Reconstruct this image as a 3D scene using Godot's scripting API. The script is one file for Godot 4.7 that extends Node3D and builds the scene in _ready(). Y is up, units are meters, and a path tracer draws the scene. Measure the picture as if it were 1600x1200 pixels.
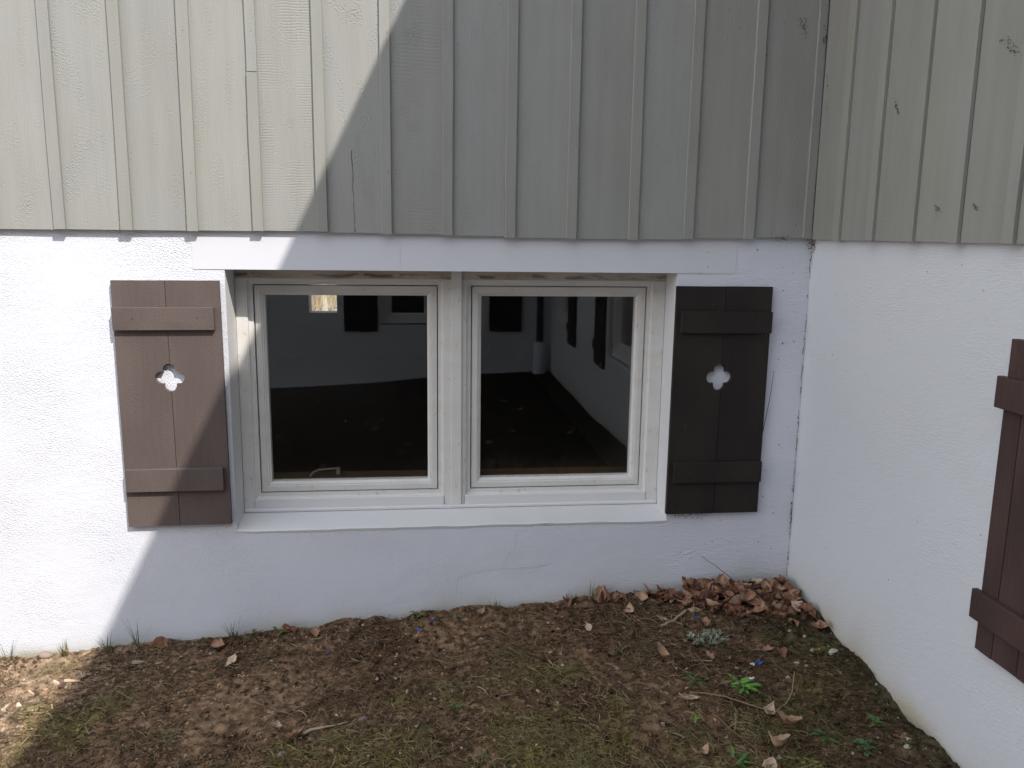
extends Node3D

const H := 1.4            # eye height above the lowest ground, metres
const XC := 1.3157        # the inside corner
const SUN_ENERGY := 0.66
const SKY_ENERGY := 2.2
const EXPOSURE := 2.6

var rng := RandomNumberGenerator.new()
var nz := FastNoiseLite.new()
var used := {}
var M := {}
var house: Node3D

# ---------------------------------------------------------------- helpers
func numbered(called: String) -> String:
	if not used.has(called):
		used[called] = 0
		return called
	used[called] += 1
	return "%s_%03d" % [called, used[called]]

func tag(o: Node, label := "", category := "", group := "", kind := ""):
	if label: o.set_meta("label", label)
	if category: o.set_meta("category", category)
	if group: o.set_meta("group", group)
	if kind: o.set_meta("kind", kind)
	return o

func thing(called: String, label: String, category: String, at := Vector3.ZERO, group := "", kind := "") -> Node3D:
	var o := Node3D.new()
	o.name = numbered(called)
	add_child(o)
	o.position = at
	tag(o, label, category, group, kind)
	return o

func part(called: String, mesh: Mesh, mat: Material, parent: Node, at := Vector3.ZERO) -> MeshInstance3D:
	var o := MeshInstance3D.new()
	var nm := called
	if parent == self:
		nm = numbered(called)
	else:
		var seen: Dictionary = parent.get_meta("_seen", {})
		if seen.has(called):
			seen[called] += 1
			nm = "%s_%03d" % [called, seen[called]]
		else:
			seen[called] = 0
		parent.set_meta("_seen", seen)
	o.name = nm
	o.mesh = mesh
	o.material_override = mat
	parent.add_child(o, true)
	o.position = at
	return o

func clean_meta(n: Node):
	if n.has_meta("_seen"): n.remove_meta("_seen")
	for c in n.get_children(): clean_meta(c)

func begin() -> SurfaceTool:
	var st := SurfaceTool.new()
	st.begin(Mesh.PRIMITIVE_TRIANGLES)
	return st

func done(st: SurfaceTool, tangents := true) -> ArrayMesh:
	if tangents: st.generate_tangents()
	return st.commit()

var uvo := Vector2.ZERO
var uvs := 1.0
func uvof(p: Vector3, n: Vector3) -> Vector2:
	var a := n.abs()
	var t: Vector2
	if a.z >= a.x and a.z >= a.y: t = Vector2(p.x, -p.y)
	elif a.x >= a.y: t = Vector2(p.z, -p.y)
	else: t = Vector2(p.x, p.z)
	return t * uvs + uvo

func tri(st: SurfaceTool, a: Vector3, b: Vector3, c: Vector3, out: Vector3):
	var n := (b - a).cross(c - a)
	if n.length_squared() < 1e-16: return
	n = n.normalized()
	if n.dot(out) < 0.0: n = -n
	else:
		var t := b
		b = c
		c = t
	for p in [a, b, c]:
		st.set_normal(n)
		st.set_uv(uvof(p, n))
		st.add_vertex(p)

func quad(st: SurfaceTool, a: Vector3, b: Vector3, c: Vector3, d: Vector3, out: Vector3):
	tri(st, a, b, c, out)
	tri(st, a, c, d, out)

func add_box(st: SurfaceTool, c: Vector3, s: Vector3, bev := 0.002, basis := Basis.IDENTITY):
	var h := s * 0.5
	bev = minf(bev, minf(h.x, minf(h.y, h.z)) * 0.9)
	var i := Vector3(h.x - bev, h.y - bev, h.z - bev)
	var g := func(ax: int, sg: Vector3) -> Vector3:
		var p := Vector3(sg.x * i.x, sg.y * i.y, sg.z * i.z)
		p[ax] = sg[ax] * h[ax]
		return c + basis * p
	for ax in 3:
		var b1 := (ax + 1) % 3
		var b2 := (ax + 2) % 3
		for s0 in [-1.0, 1.0]:
			var q := []
			for k in [[-1.0, -1.0], [1.0, -1.0], [1.0, 1.0], [-1.0, 1.0]]:
				var sg := Vector3.ZERO
				sg[ax] = s0
				sg[b1] = k[0]
				sg[b2] = k[1]
				q.append(g.call(ax, sg))
			var o := Vector3.ZERO
			o[ax] = s0
			quad(st, q[0], q[1], q[2], q[3], basis * o)
		# edges between face ax and face b1
		for s0 in [-1.0, 1.0]:
			for s1 in [-1.0, 1.0]:
				var p := []
				for s2 in [-1.0, 1.0]:
					var sg := Vector3.ZERO
					sg[ax] = s0
					sg[b1] = s1
					sg[b2] = s2
					p.append([g.call(ax, sg), g.call(b1, sg)])
				var o := Vector3.ZERO
				o[ax] = s0
				o[b1] = s1
				quad(st, p[0][0], p[0][1], p[1][1], p[1][0], basis * o)
	for sx in [-1.0, 1.0]:
		for sy in [-1.0, 1.0]:
			for sz in [-1.0, 1.0]:
				var sg := Vector3(sx, sy, sz)
				tri(st, g.call(0, sg), g.call(1, sg), g.call(2, sg), basis * sg)

func box(s: Vector3, bev := 0.002) -> ArrayMesh:
	var st := begin()
	add_box(st, Vector3.ZERO, s, bev)
	return done(st)

func span(x0: float, x1: float, y0: float, y1: float, z0: float, z1: float, bev := 0.002) -> ArrayMesh:
	var st := begin()
	add_box(st, Vector3((x0 + x1) / 2, (y0 + y1) / 2, (z0 + z1) / 2), Vector3(x1 - x0, y1 - y0, z1 - z0), bev)
	return done(st)

# a mitred ring round a rectangle; profile points are (inset, z)
func add_ring(st: SurfaceTool, x0: float, x1: float, y0: float, y1: float, prof: Array):
	for k in prof.size() - 1:
		var a: Vector2 = prof[k]
		var b: Vector2 = prof[k + 1]
		var ca := [Vector3(x0 + a.x, y0 + a.x, a.y), Vector3(x1 - a.x, y0 + a.x, a.y), Vector3(x1 - a.x, y1 - a.x, a.y), Vector3(x0 + a.x, y1 - a.x, a.y)]
		var cb := [Vector3(x0 + b.x, y0 + b.x, b.y), Vector3(x1 - b.x, y0 + b.x, b.y), Vector3(x1 - b.x, y1 - b.x, b.y), Vector3(x0 + b.x, y1 - b.x, b.y)]
		var ctr := Vector3((x0 + x1) / 2, (y0 + y1) / 2, 0)
		for s in 4:
			var e := (s + 1) % 4
			var side: Vector3 = (ca[s] + ca[e]) * 0.5 - ctr
			side.z = 0
			side = side.normalized()
			var d := b - a
			var n := side * d.y + Vector3(0, 0, 1) * d.x   # turned left of the walk along the profile
			if n.length() < 1e-9: n = side
			quad(st, ca[s], ca[e], cb[e], cb[s], n)

func add_tube(st: SurfaceTool, pts: Array, r0: float, r1: float, sides := 6):
	var rings := []
	var n := pts.size()
	for k in n:
		var d: Vector3 = (pts[mini(k + 1, n - 1)] - pts[maxi(k - 1, 0)]).normalized()
		var u := d.cross(Vector3(0.31, 0.87, 0.38)).normalized()
		var v := d.cross(u)
		var r := lerpf(r0, r1, float(k) / maxf(1, n - 1))
		var ring := []
		for s in sides:
			var t := TAU * s / sides
			ring.append([pts[k] + (u * cos(t) + v * sin(t)) * r, u * cos(t) + v * sin(t)])
		rings.append(ring)
	for k in n - 1:
		for s in sides:
			var e := (s + 1) % sides
			var q := [rings[k][s], rings[k][e], rings[k + 1][e], rings[k + 1][s]]
			var fn: Vector3 = (q[1][0] - q[0][0]).cross(q[2][0] - q[0][0])
			var order := [0, 1, 2, 0, 2, 3]
			if fn.dot(q[0][1]) > 0: order = [0, 2, 1, 0, 3, 2]
			for i in order:
				st.set_normal(q[i][1])
				st.set_uv(Vector2(float(s) / sides, float(k)))
				st.add_vertex(q[i][0])
	for k in [0, n - 1]:
		for s in range(1, sides - 1):
			tri(st, rings[k][0][0], rings[k][s][0], rings[k][s + 1][0], (pts[0] - pts[n - 1]) * (1 if k == 0 else -1))

func srgb(r: float, g: float, b: float) -> Color:
	return Color(r, g, b).linear_to_srgb()

func mat(r: float, g: float, b: float, rough := 0.8) -> StandardMaterial3D:
	var m := StandardMaterial3D.new()
	m.albedo_color = srgb(r, g, b)
	m.roughness = rough
	m.metallic_specular = 0.4
	return m

func img_f(w: int, h: int, data: PackedFloat32Array) -> Image:
	return Image.create_from_data(w, h, false, Image.FORMAT_RF, data.to_byte_array())

func normal_from(w: int, h: int, data: PackedFloat32Array, strength: float) -> ImageTexture:
	var im := img_f(w, h, data)
	im.bump_map_to_normal_map(strength)
	return ImageTexture.create_from_image(im)

func n2(x: float, y: float) -> float:
	return nz.get_noise_2d(x, y)

func sstep(a: float, b: float, x: float) -> float:
	return smoothstep(a, b, x)

func interp(x: float, xs: Array, ys: Array) -> float:
	if x <= xs[0]: return ys[0]
	for k in xs.size() - 1:
		if x <= xs[k + 1]:
			return lerpf(ys[k], ys[k + 1], (x - xs[k]) / (xs[k + 1] - xs[k]))
	return ys[-1]

# ---------------------------------------------------------------- ground shape
var GX := [-60.0, -6.0, -1.374, -1.052, -0.49, -0.015, 0.544, 0.797, 1.0, 1.317, 6.0]
var GY := [-2.1, -1.62, -1.396, -1.384, -1.344, -1.300, -1.268, -1.255, -1.247, -1.240, -1.24]
func ground_base(x: float, z: float) -> float:
	var y := interp(x, GX, GY) - 0.045 * clampf(z, -0.3, 3.0) + H
	if z < -4.0: y = lerpf(y, -1.62 + H, sstep(-4.0, -8.0, z))
	return y
func ground_y(x: float, z: float) -> float:
	var y := ground_base(x, z)
	y += 0.013 * n2(x * 55, z * 55) + 0.006 * n2(x * 190 + 31, z * 190)
	var sm := smooth_patch(x, z)
	y += (0.0042 * n2(x * 560, z * 560 + 90) + 0.0026 * n2(x * 1300, z * 1300)) * (1.0 - 0.45 * sm)
	# soil banked a little against the walls
	y += 0.012 * exp(-maxf(z, 0.0) / 0.05) * (0.6 + 0.8 * n2(x * 130 + 7, 3.0))
	y += 0.016 * exp(-maxf(XC - x, 0.0) / 0.05) * (0.5 + 1.0 * n2(3.0, z * 110 + 40))
	return y
func smooth_patch(x: float, z: float) -> float:
	var d := Vector2((x + 0.50) / 0.30, (z - 0.42) / 0.16).length() + 0.5 * n2(x * 90, z * 90 + 5)
	var e := Vector2((x - 0.62) / 0.16, (z - 0.50) / 0.08).length() + 0.5 * n2(x * 90 + 20, z * 90 + 5)
	return clampf(1.0 - sstep(0.6, 1.1, d) + 0.6 * (1.0 - sstep(0.6, 1.1, e)), 0, 1)
func moss_at(x: float, z: float) -> float:
	var m := 0.0
	for b in [[0.32, 0.74, 0.22, 0.17, 1.0], [-0.22, 0.72, 0.26, 0.13, 0.9], [0.32, 0.42, 0.14, 0.10, 0.7], [0.02, 0.52, 0.13, 0.07, 0.6], [-0.55, 0.92, 0.45, 0.2, 0.75], [0.1, 1.0, 1.0, 0.24, 0.9], [0.55, 0.68, 0.12, 0.1, 0.6], [-1.02, 0.42, 0.16, 0.14, 0.8], [1.0, 0.72, 0.22, 0.14, 0.5], [1.15, 0.5, 0.14, 0.3, 0.35], [0.75, 0.85, 0.16, 0.1, 0.45]]:
		m = maxf(m, b[4] * (1.0 - sstep(0.45, 1.15, Vector2((x - b[0]) / b[2], (z - b[1]) / b[3]).length() + 0.55 * n2(x * 120 + 60, z * 120))))
	return m

func _ready():
	rng.seed = 20240611
	nz.seed = 7
	nz.frequency = 0.05
	nz.noise_type = FastNoiseLite.TYPE_SIMPLEX_SMOOTH
	nz.fractal_type = FastNoiseLite.FRACTAL_NONE
	set_camera_and_light()
	make_materials()
	build_house()
	build_shutters()
	build_ground()
	build_leaves()
	build_plants()
	build_litter()
	build_wall_marks()
	build_woods()
	clean_meta(self)

func set_camera_and_light():
	var cam := Camera3D.new()
	cam.name = "camera"
	cam.fov = rad_to_deg(2.0 * atan(600.0 / 1300.0))
	cam.near = 0.05
	cam.far = 400.0
	add_child(cam)
	cam.transform = Transform3D(Basis(Vector3(0.99376397, 0.01345288, 0.11068961), Vector3(0.00657968, 0.9838905, -0.17865104), Vector3(-0.11130983, 0.17826527, 0.97766641)).orthonormalized(), Vector3(0, H, 2.7))
	cam.current = true
	var sky_mat := ProceduralSkyMaterial.new()
	sky_mat.sky_top_color = Color(0.61, 0.625, 0.65)
	sky_mat.sky_horizon_color = Color(0.875, 0.866, 0.848)
	sky_mat.sky_curve = 0.16
	sky_mat.ground_horizon_color = Color(0.55, 0.52, 0.47)
	sky_mat.ground_bottom_color = Color(0.35, 0.31, 0.26)
	sky_mat.energy_multiplier = SKY_ENERGY
	var sky := Sky.new()
	sky.sky_material = sky_mat
	var env := Environment.new()
	env.background_mode = Environment.BG_SKY
	env.sky = sky
	env.tonemap_mode = Environment.TONE_MAPPER_LINEAR
	env.tonemap_exposure = EXPOSURE
	env.sdfgi_enabled = true
	env.ssao_enabled = true
	env.ssil_enabled = true
	var we := WorldEnvironment.new()
	we.name = "world_environment"
	we.environment = env
	add_child(we)
	var sun := DirectionalLight3D.new()
	sun.name = "sun"
	sun.light_energy = SUN_ENERGY
	sun.light_color = Color(1.0, 0.97, 0.925)
	sun.light_angular_distance = 0.5
	sun.shadow_enabled = true
	add_child(sun)
	sun.look_at_from_position(Vector3(2.5, 6, 5), Vector3(2.5, 6, 5) + Vector3(-0.625, -1.25, -1.0), Vector3.UP)

# ---------------------------------------------------------------- materials
func make_materials():
	# plaster on the window wall: sprayed and brushed, 2.76 x 1.38 m of it without a repeat
	M.plaster = plaster_mat(1536, 1024, 1.8, false)
	M.plaster_side = plaster_mat(1024, 1024, 1.8, true)
	M.wood = []
	M.wood_side = []
	for k in 6:
		# the side wall's boards get a slightly darker, yellower tint
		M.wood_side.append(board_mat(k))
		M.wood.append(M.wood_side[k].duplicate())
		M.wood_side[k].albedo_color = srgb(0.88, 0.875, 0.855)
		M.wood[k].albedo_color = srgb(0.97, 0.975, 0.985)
	M.batten = []
	for k in 2: M.batten.append(board_mat(6 + k))
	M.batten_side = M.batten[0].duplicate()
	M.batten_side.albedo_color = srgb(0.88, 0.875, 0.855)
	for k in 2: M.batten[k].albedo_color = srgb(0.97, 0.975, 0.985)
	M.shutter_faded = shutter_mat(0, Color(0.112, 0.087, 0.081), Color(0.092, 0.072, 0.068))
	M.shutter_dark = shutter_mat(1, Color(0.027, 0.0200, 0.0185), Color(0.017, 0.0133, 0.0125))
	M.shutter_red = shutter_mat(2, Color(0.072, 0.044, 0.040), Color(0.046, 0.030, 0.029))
	M.vinyl = grimy(mat(0.53, 0.52, 0.49, 0.45))
	M.trim = grimy(mat(0.66, 0.65, 0.62, 0.6))
	M.head = mildew_mat()
	M.header = mat(0.595, 0.606, 0.664, 0.7)
	M.header.normal_enabled = true
	M.header.normal_texture = M.plaster_side.normal_texture
	M.header.normal_scale = 0.3
	M.sill = mat(0.61, 0.61, 0.625, 0.75)
	M.sill.normal_enabled = true
	M.sill.normal_texture = M.plaster_side.normal_texture
	M.sill.normal_scale = 0.5
	M.nail = mat(0.05, 0.042, 0.038, 0.6)
	M.gasket = mat(0.015, 0.015, 0.015, 0.7)
	var g := StandardMaterial3D.new()
	g.albedo_color = Color(0.3, 0.33, 0.34, 0.005)
	g.transparency = BaseMaterial3D.TRANSPARENCY_ALPHA
	g.roughness = 0.01
	g.metallic_specular = 0.5
	M.glass = g
	M.roof = mat(0.06, 0.06, 0.06, 0.95)
	M.soffit = mat(0.26, 0.26, 0.23, 0.8)
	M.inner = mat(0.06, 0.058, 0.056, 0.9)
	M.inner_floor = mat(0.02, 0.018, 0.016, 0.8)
	M.stool = mat(0.055, 0.034, 0.018, 0.6)
	M.handle = mat(0.11, 0.11, 0.11, 0.4)
	M.pipe = mat(0.03, 0.028, 0.027, 0.5)
	M.dirt = mat(0.022, 0.020, 0.016, 0.95)
	M.vcol = mat(1, 1, 1, 0.9)
	M.vcol.vertex_color_use_as_albedo = true
	var gd := PackedFloat32Array()
	gd.resize(512 * 512)
	for j in 512:
		for i in 512:
			gd[j * 512 + i] = 0.9 * n2(i * 3.0, j * 3.0) + 0.6 * n2(i * 7.0 + 99, j * 7.0) + 1.2 * n2(i * 1.0, j * 1.0 + 500)
	var soil := mat(1, 1, 1, 0.97)
	soil.metallic_specular = 0.15
	soil.vertex_color_use_as_albedo = true
	soil.normal_enabled = true
	soil.normal_texture = normal_from(512, 512, gd, 0.6)
	soil.uv1_scale = Vector3.ONE
	M.soil = soil
	M.straw = mat(1, 1, 1, 0.9)
	M.straw.vertex_color_use_as_albedo = true
	M.straw.metallic_specular = 0.2
	M.leaf_dry = mat(1, 1, 1, 0.75)
	M.leaf_dry.vertex_color_use_as_albedo = true
	M.leaf_dry.backlight_enabled = true
	M.leaf_dry.backlight = Color(0.12, 0.07, 0.04)
	M.leaf_green = mat(1, 1, 1, 0.55)
	M.leaf_green.vertex_color_use_as_albedo = true
	M.leaf_green.backlight_enabled = true
	M.leaf_green.backlight = Color(0.25, 0.35, 0.1)

func plaster_mat(w: int, h: int, px: float, brushed: bool) -> StandardMaterial3D:
	var d := PackedFloat32Array()
	d.resize(w * h)
	var off := 300.0 if brushed else 0.0
	for j in h:
		var y := j * px
		for i in w:
			var x := i * px
			# n2 has a wavelength near 20 of its units
			var reg := n2(x * 0.05 + off, y * 0.07)
			var br := 1.0 if brushed else sstep(0.62, 0.9, float(i) / w + 0.12 * reg)
			var spray := n2(x * 3.3 + off, y * 6.2)
			var pit := n2(x * 2.1 + 700, y * 4.6 + 50 + off)
			var stroke := n2(x * 0.55 + 4.0 * reg + off, y * 5.2 + 40)
			var hh := (0.74 * spray - 1.0 * maxf(0.0, pit - 0.1) ) * (0.75 + 0.6 * reg) * (1.0 - 0.72 * br)
			hh += br * (0.5 * stroke + 0.28 * n2(x * 1.4 + 90, y * 6.5)) * (0.7 + 0.5 * reg)
			hh += 0.5 * reg + 0.16 * n2(x * 0.5 + 11, y * 0.8)
			d[j * w + i] = hh
	var m := mat(1, 1, 1, 0.85)
	m.metallic_specular = 0.25
	m.vertex_color_use_as_albedo = true
	m.normal_enabled = true
	m.normal_texture = normal_from(w, h, d, (0.85 if brushed else 1.35) / px)
	return m

func board_mat(k: int) -> StandardMaterial3D:
	var w := 192
	var h := 1024
	var d := PackedFloat32Array()
	d.resize(w * h)
	var al := Image.create(w, h, false, Image.FORMAT_RGB8)
	var r := RandomNumberGenerator.new()
	r.seed = 40 + k * 13
	var o := 777.0 * (k + 1)
	var narrow := k >= 6
	var knots := []
	if not narrow:
		for q in [1, 2, 1, 2, 1, 3][k]: knots.append(Vector3(r.randf_range(40, 150), r.randf_range(60, 960), r.randf_range(9, 17)))
	var pitch: float = [13.0, 16.0, 8.0, 12.0, 17.0, 11.0, 14.0, 13.0][k]
	var saw: float = [0.10, 0.08, 0.55, 0.16, 0.08, 0.35, 0.05, 0.04][k]
	var tiltd: float = [0.25, 0.4, 0.02, -0.3, 0.5, -0.05, 0.3, 0.1][k]
	var rough_amt: float = [0.9, 1.5, 0.8, 1.3, 0.9, 1.1, 0.7, 2.0][k]
	var crack_x: float = [-1.0, 96.0, -1.0, -1.0, -1.0, -1.0, -1.0, -1.0][k]
	var base := Color(0.300, 0.302, 0.290)
	for j in h:
		# the texture closes on itself in height
		var fade := sstep(0.0, 40.0, minf(j, h - 1 - j))
		for i in w:
			var x := float(i)
			var y := float(j)
			var warp := 4.0 * n2(x * 0.2 + o, y * 0.12)
			var grain := n2((x + warp) * 3.0 + o, y * 0.16)
			var line := pow(absf(sin(PI * (y + tiltd * x + 1.5 * n2(x * 0.5 + o, y * 0.3)) / pitch)), 10.0)
			var lm := clampf(0.5 + 1.3 * n2(x * 0.16 + o + 9, y * 0.09), 0, 1)
			var rm := sstep(0.05, 0.5, n2(x * 0.30 + o + 40, y * 0.10 + 3.0 * n2(x * 0.1, y * 0.05 + o)))
			var rough := n2(x * 3.2 + o, y * 2.6) + 0.6 * n2(x * 6.1, y * 5.3 + o)
			var hh := 0.13 * grain - saw * line * lm * fade + 0.34 * rough * rm * rough_amt * fade + 0.05 * rough
			var tone := 1.0 + 0.028 * n2(x * 0.55 + o, y * 0.018) + 0.035 * n2(x * 0.22 + o, y * 0.05) + 0.02 * grain
			for kn in knots:
				var dx: float = (x - kn.x) / kn.z
				var dy: float = (y - kn.y) / (kn.z * 1.25)
				var rr := sqrt(dx * dx + dy * dy) + 0.18 * n2(x * 0.8 + o, y * 0.8)
				if rr < 2.6:
					var kf := 1.0 - sstep(1.2, 2.6, rr)
					hh += kf * (0.30 * sin(rr * 6.0 + 2.0 * rough) * 0.5 - 0.6 * (1.0 - sstep(0.0, 0.5, rr)) + 0.3 * rough)
					if rr < 1.0: tone *= 0.97
			if crack_x > 0 and y > 560:
				var cx := crack_x + 2.0 * n2(3.0 + o, y * 0.3) + (0.02 * (y - 800))
				var cw := 1.0 + 0.5 * n2(o, y * 0.6)
				if absf(x - cx) < cw * fade:
					hh -= 0.8
					tone *= 0.35
			d[j * w + i] = hh
			al.set_pixel(i, j, Color(base.r * tone, base.g * tone, base.b * tone * (1.0 + 0.02 * n2(x * 0.1, y * 0.06 + o))).linear_to_srgb())
	var m := StandardMaterial3D.new()
	m.albedo_texture = ImageTexture.create_from_image(al)
	m.roughness = 0.72
	m.metallic_specular = 0.35
	m.normal_enabled = true
	m.normal_texture = normal_from(w, h, d, 1.0)
	return m

func shutter_mat(k: int, c0: Color, c1: Color) -> StandardMaterial3D:
	var w := 768
	var h := 768
	var d := PackedFloat32Array()
	d.resize(w * h)
	var al := Image.create(w, h, false, Image.FORMAT_RGB8)
	var o := 333.0 * (k + 1)
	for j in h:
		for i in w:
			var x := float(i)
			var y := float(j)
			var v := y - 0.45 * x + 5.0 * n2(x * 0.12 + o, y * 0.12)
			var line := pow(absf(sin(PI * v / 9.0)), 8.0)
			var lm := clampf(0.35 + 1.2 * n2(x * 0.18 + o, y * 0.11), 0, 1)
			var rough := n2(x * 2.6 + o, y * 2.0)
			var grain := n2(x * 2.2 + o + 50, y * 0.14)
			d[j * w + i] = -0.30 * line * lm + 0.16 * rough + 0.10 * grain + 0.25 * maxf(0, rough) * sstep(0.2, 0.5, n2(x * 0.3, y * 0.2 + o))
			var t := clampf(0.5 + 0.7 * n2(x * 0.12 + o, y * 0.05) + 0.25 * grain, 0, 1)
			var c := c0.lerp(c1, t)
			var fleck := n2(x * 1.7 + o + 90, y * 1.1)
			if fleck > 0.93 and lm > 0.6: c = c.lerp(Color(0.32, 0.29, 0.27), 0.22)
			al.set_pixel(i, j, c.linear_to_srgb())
	var m := StandardMaterial3D.new()
	m.albedo_texture = ImageTexture.create_from_image(al)
	m.roughness = 0.62
	m.metallic_specular = 0.35
	m.normal_enabled = true
	m.normal_texture = normal_from(w, h, d, 0.9)
	return m

func grimy(m: StandardMaterial3D) -> StandardMaterial3D:
	var w := 512
	var al := Image.create(w, w, false, Image.FORMAT_RGB8)
	for j in w:
		for i in w:
			var t := 0.5 + 0.5 * n2(i * 0.12, j * 0.35)
			var c := Color(1, 1, 1).lerp(Color(0.90, 0.86, 0.80), t * 0.6)
			var s := n2(i * 0.9 + 70, j * 0.5)
			if s > 0.7: c = c.lerp(Color(0.55, 0.48, 0.40), (s - 0.7) * 1.6)
			al.set_pixel(i, j, Color(c.r * 0.645, c.g * 0.642, c.b * 0.635).linear_to_srgb())
	m.albedo_color = Color.WHITE
	m.albedo_texture = ImageTexture.create_from_image(al)
	return m

# the head casing under the lintel carries brown mildew in a band of blots
func mildew_mat() -> StandardMaterial3D:
	var w := 1024
	var h := 48
	var al := Image.create(w, h, false, Image.FORMAT_RGB8)
	for j in h:
		for i in w:
			var c := Color(0.50, 0.45, 0.385)
			c = c.lerp(Color(0.33, 0.265, 0.21), clampf(0.35 + 0.6 * n2(i * 0.12, j * 0.5), 0, 1) * 0.8)
			var band := exp(-pow((j - 21.0 + 5.0 * n2(i * 0.2, 4.0)) / 6.0, 2.0))
			var blot := sstep(-0.6, 0.15, n2(i * 0.28 + 40, j * 0.9) + 0.5 * n2(i * 1.1, j * 1.9)) * band * clampf(0.75 + 0.7 * n2(i * 0.09 + 8, 1.0), 0, 1)
			c = c.lerp(Color(0.10, 0.07, 0.05), blot * 0.92)
			al.set_pixel(i, j, c.linear_to_srgb())
	var m := StandardMaterial3D.new()
	m.albedo_texture = ImageTexture.create_from_image(al)
	m.roughness = 0.7
	m.uv1_scale = Vector3(1, 1, 1)
	return m

# ---------------------------------------------------------------- house
func lines(a: float, b: float, dense0: float, dense1: float, fine: float, coarse: float, must: Array) -> Array:
	var s := {}
	var out := []
	var x := a
	while x < b - 1e-6:
		out.append(x)
		x += fine if (x >= dense0 - 1e-6 and x < dense1) else coarse
		if out[-1] < dense0 and x > dense0: x = dense0
	out.append(b)
	for m in must:
		var keep := []
		for v in out:
			if absf(v - m) > 0.008 or v == a or v == b: keep.append(v)
		keep.append(m)
		out = keep
	out.sort()
	return out

# A plastered wall in its own axes: u along it, v up, outwards is +z. Holes are rects [u0, u1, v0, v1].
func plaster_sheet(us: Array, vs: Array, holes: Array, thick: float, stain: Callable, uvscale: Vector2, ushift := 0.0) -> ArrayMesh:
	var st := begin()
	st.set_smooth_group(0)
	var nu := us.size()
	var nv := vs.size()
	var pos := []
	pos.resize(nu * nv)
	var nor := []
	nor.resize(nu * nv)
	var hgt := func(u: float, v: float) -> float:
		var e := 1.0
		for hl in holes:
			var dx := maxf(maxf(hl[0] - u, u - hl[1]), 0.0)
			var dy := maxf(maxf(hl[2] - v, v - hl[3]), 0.0)
			e = minf(e, sstep(0.0, 0.05, sqrt(dx * dx + dy * dy)))
		return e * (0.0014 * n2(u * 40, v * 40) + 0.0005 * n2(u * 200 + 9, v * 260))
	for j in nv:
		for i in nu:
			var u: float = us[i]
			var v: float = vs[j]
			pos[j * nu + i] = Vector3(u, v, hgt.call(u, v))
			var gx: float = (hgt.call(u + 0.01, v) - hgt.call(u - 0.01, v)) / 0.02
			var gy: float = (hgt.call(u, v + 0.01) - hgt.call(u, v - 0.01)) / 0.02
			nor[j * nu + i] = Vector3(-gx, -gy, 1).normalized()
	for j in nv - 1:
		for i in nu - 1:
			var cu: float = (us[i] + us[i + 1]) / 2
			var cv: float = (vs[j] + vs[j + 1]) / 2
			var inside := false
			for hl in holes:
				if cu > hl[0] and cu < hl[1] and cv > hl[2] and cv < hl[3]: inside = true
			if inside: continue
			var id := [j * nu + i, (j + 1) * nu + i, (j + 1) * nu + i + 1, j * nu + i + 1]
			for k in [0, 1, 2, 0, 2, 3]:
				var p: Vector3 = pos[id[k]]
				st.set_normal(nor[id[k]])
				st.set_uv(Vector2(p.x * uvscale.x + ushift, -p.y * uvscale.y))
				st.set_color(stain.call(p.x, p.y))
				st.add_vertex(p)
			st.set_color(Color(0.06, 0.058, 0.056))
			quad(st, Vector3(us[i], vs[j], -thick), Vector3(us[i + 1], vs[j], -thick), Vector3(us[i + 1], vs[j + 1], -thick), Vector3(us[i], vs[j + 1], -thick), Vector3(0, 0, -1))
	return done(st)

func plain_stain(u: float, v: float) -> Color:
	return Color(0.595, 0.605, 0.64)

func stain_front(u: float, v: float) -> Color:
	var g := ground_base(u, 0.0) - H
	var c := Color(0.612, 0.630, 0.700)
	var hgt := v - g
	var k := exp(-maxf(hgt, 0.0) / (0.030 + 0.022 * n2(u * 50, 5.0))) * (0.75 + 0.4 * n2(u * 120, v * 60))
	c = c.lerp(Color(0.30, 0.285, 0.19), clampf(k, 0, 0.85))
	var b := 0.035 * n2(u * 22 + 4, v * 30)
	c = Color(c.r * (1 + b), c.g * (1 + b), c.b * (1 + b * 0.8))
	var corner := exp(-(XC - u) / 0.03) * (0.5 + 0.7 * n2(3.0, v * 90))
	return c.lerp(Color(0.5, 0.5, 0.47), clampf(corner * 0.4, 0, 0.5))

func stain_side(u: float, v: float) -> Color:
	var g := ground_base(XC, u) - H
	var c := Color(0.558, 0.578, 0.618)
	var hgt := v - g
	var k := exp(-maxf(hgt, 0.0) / (0.048 + 0.03 * n2(u * 40 + 60, 5.0))) * (0.85 + 0.4 * n2(u * 90, v * 60))
	c = c.lerp(Color(0.37, 0.31, 0.19), clampf(k, 0, 0.8))
	var b := 0.03 * n2(u * 22 + 40, v * 30)
	return Color(c.r * (1 + b), c.g * (1 + b), c.b * (1 + b))

const HX0 := -0.6
const HX1 := 0.856
const HY0 := -0.988
const HY1 := -0.123
const W2_WIN := [1.42, 2.62, -0.86, -0.14]
const W2_WIN_B := [4.2, 4.95, -0.86, -0.14]
const W3_Z := 5.2
const W3_WIN := [-0.65, 0.36, -0.92, -0.14]      # in the far wall's own axes (u runs towards -x)

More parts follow.
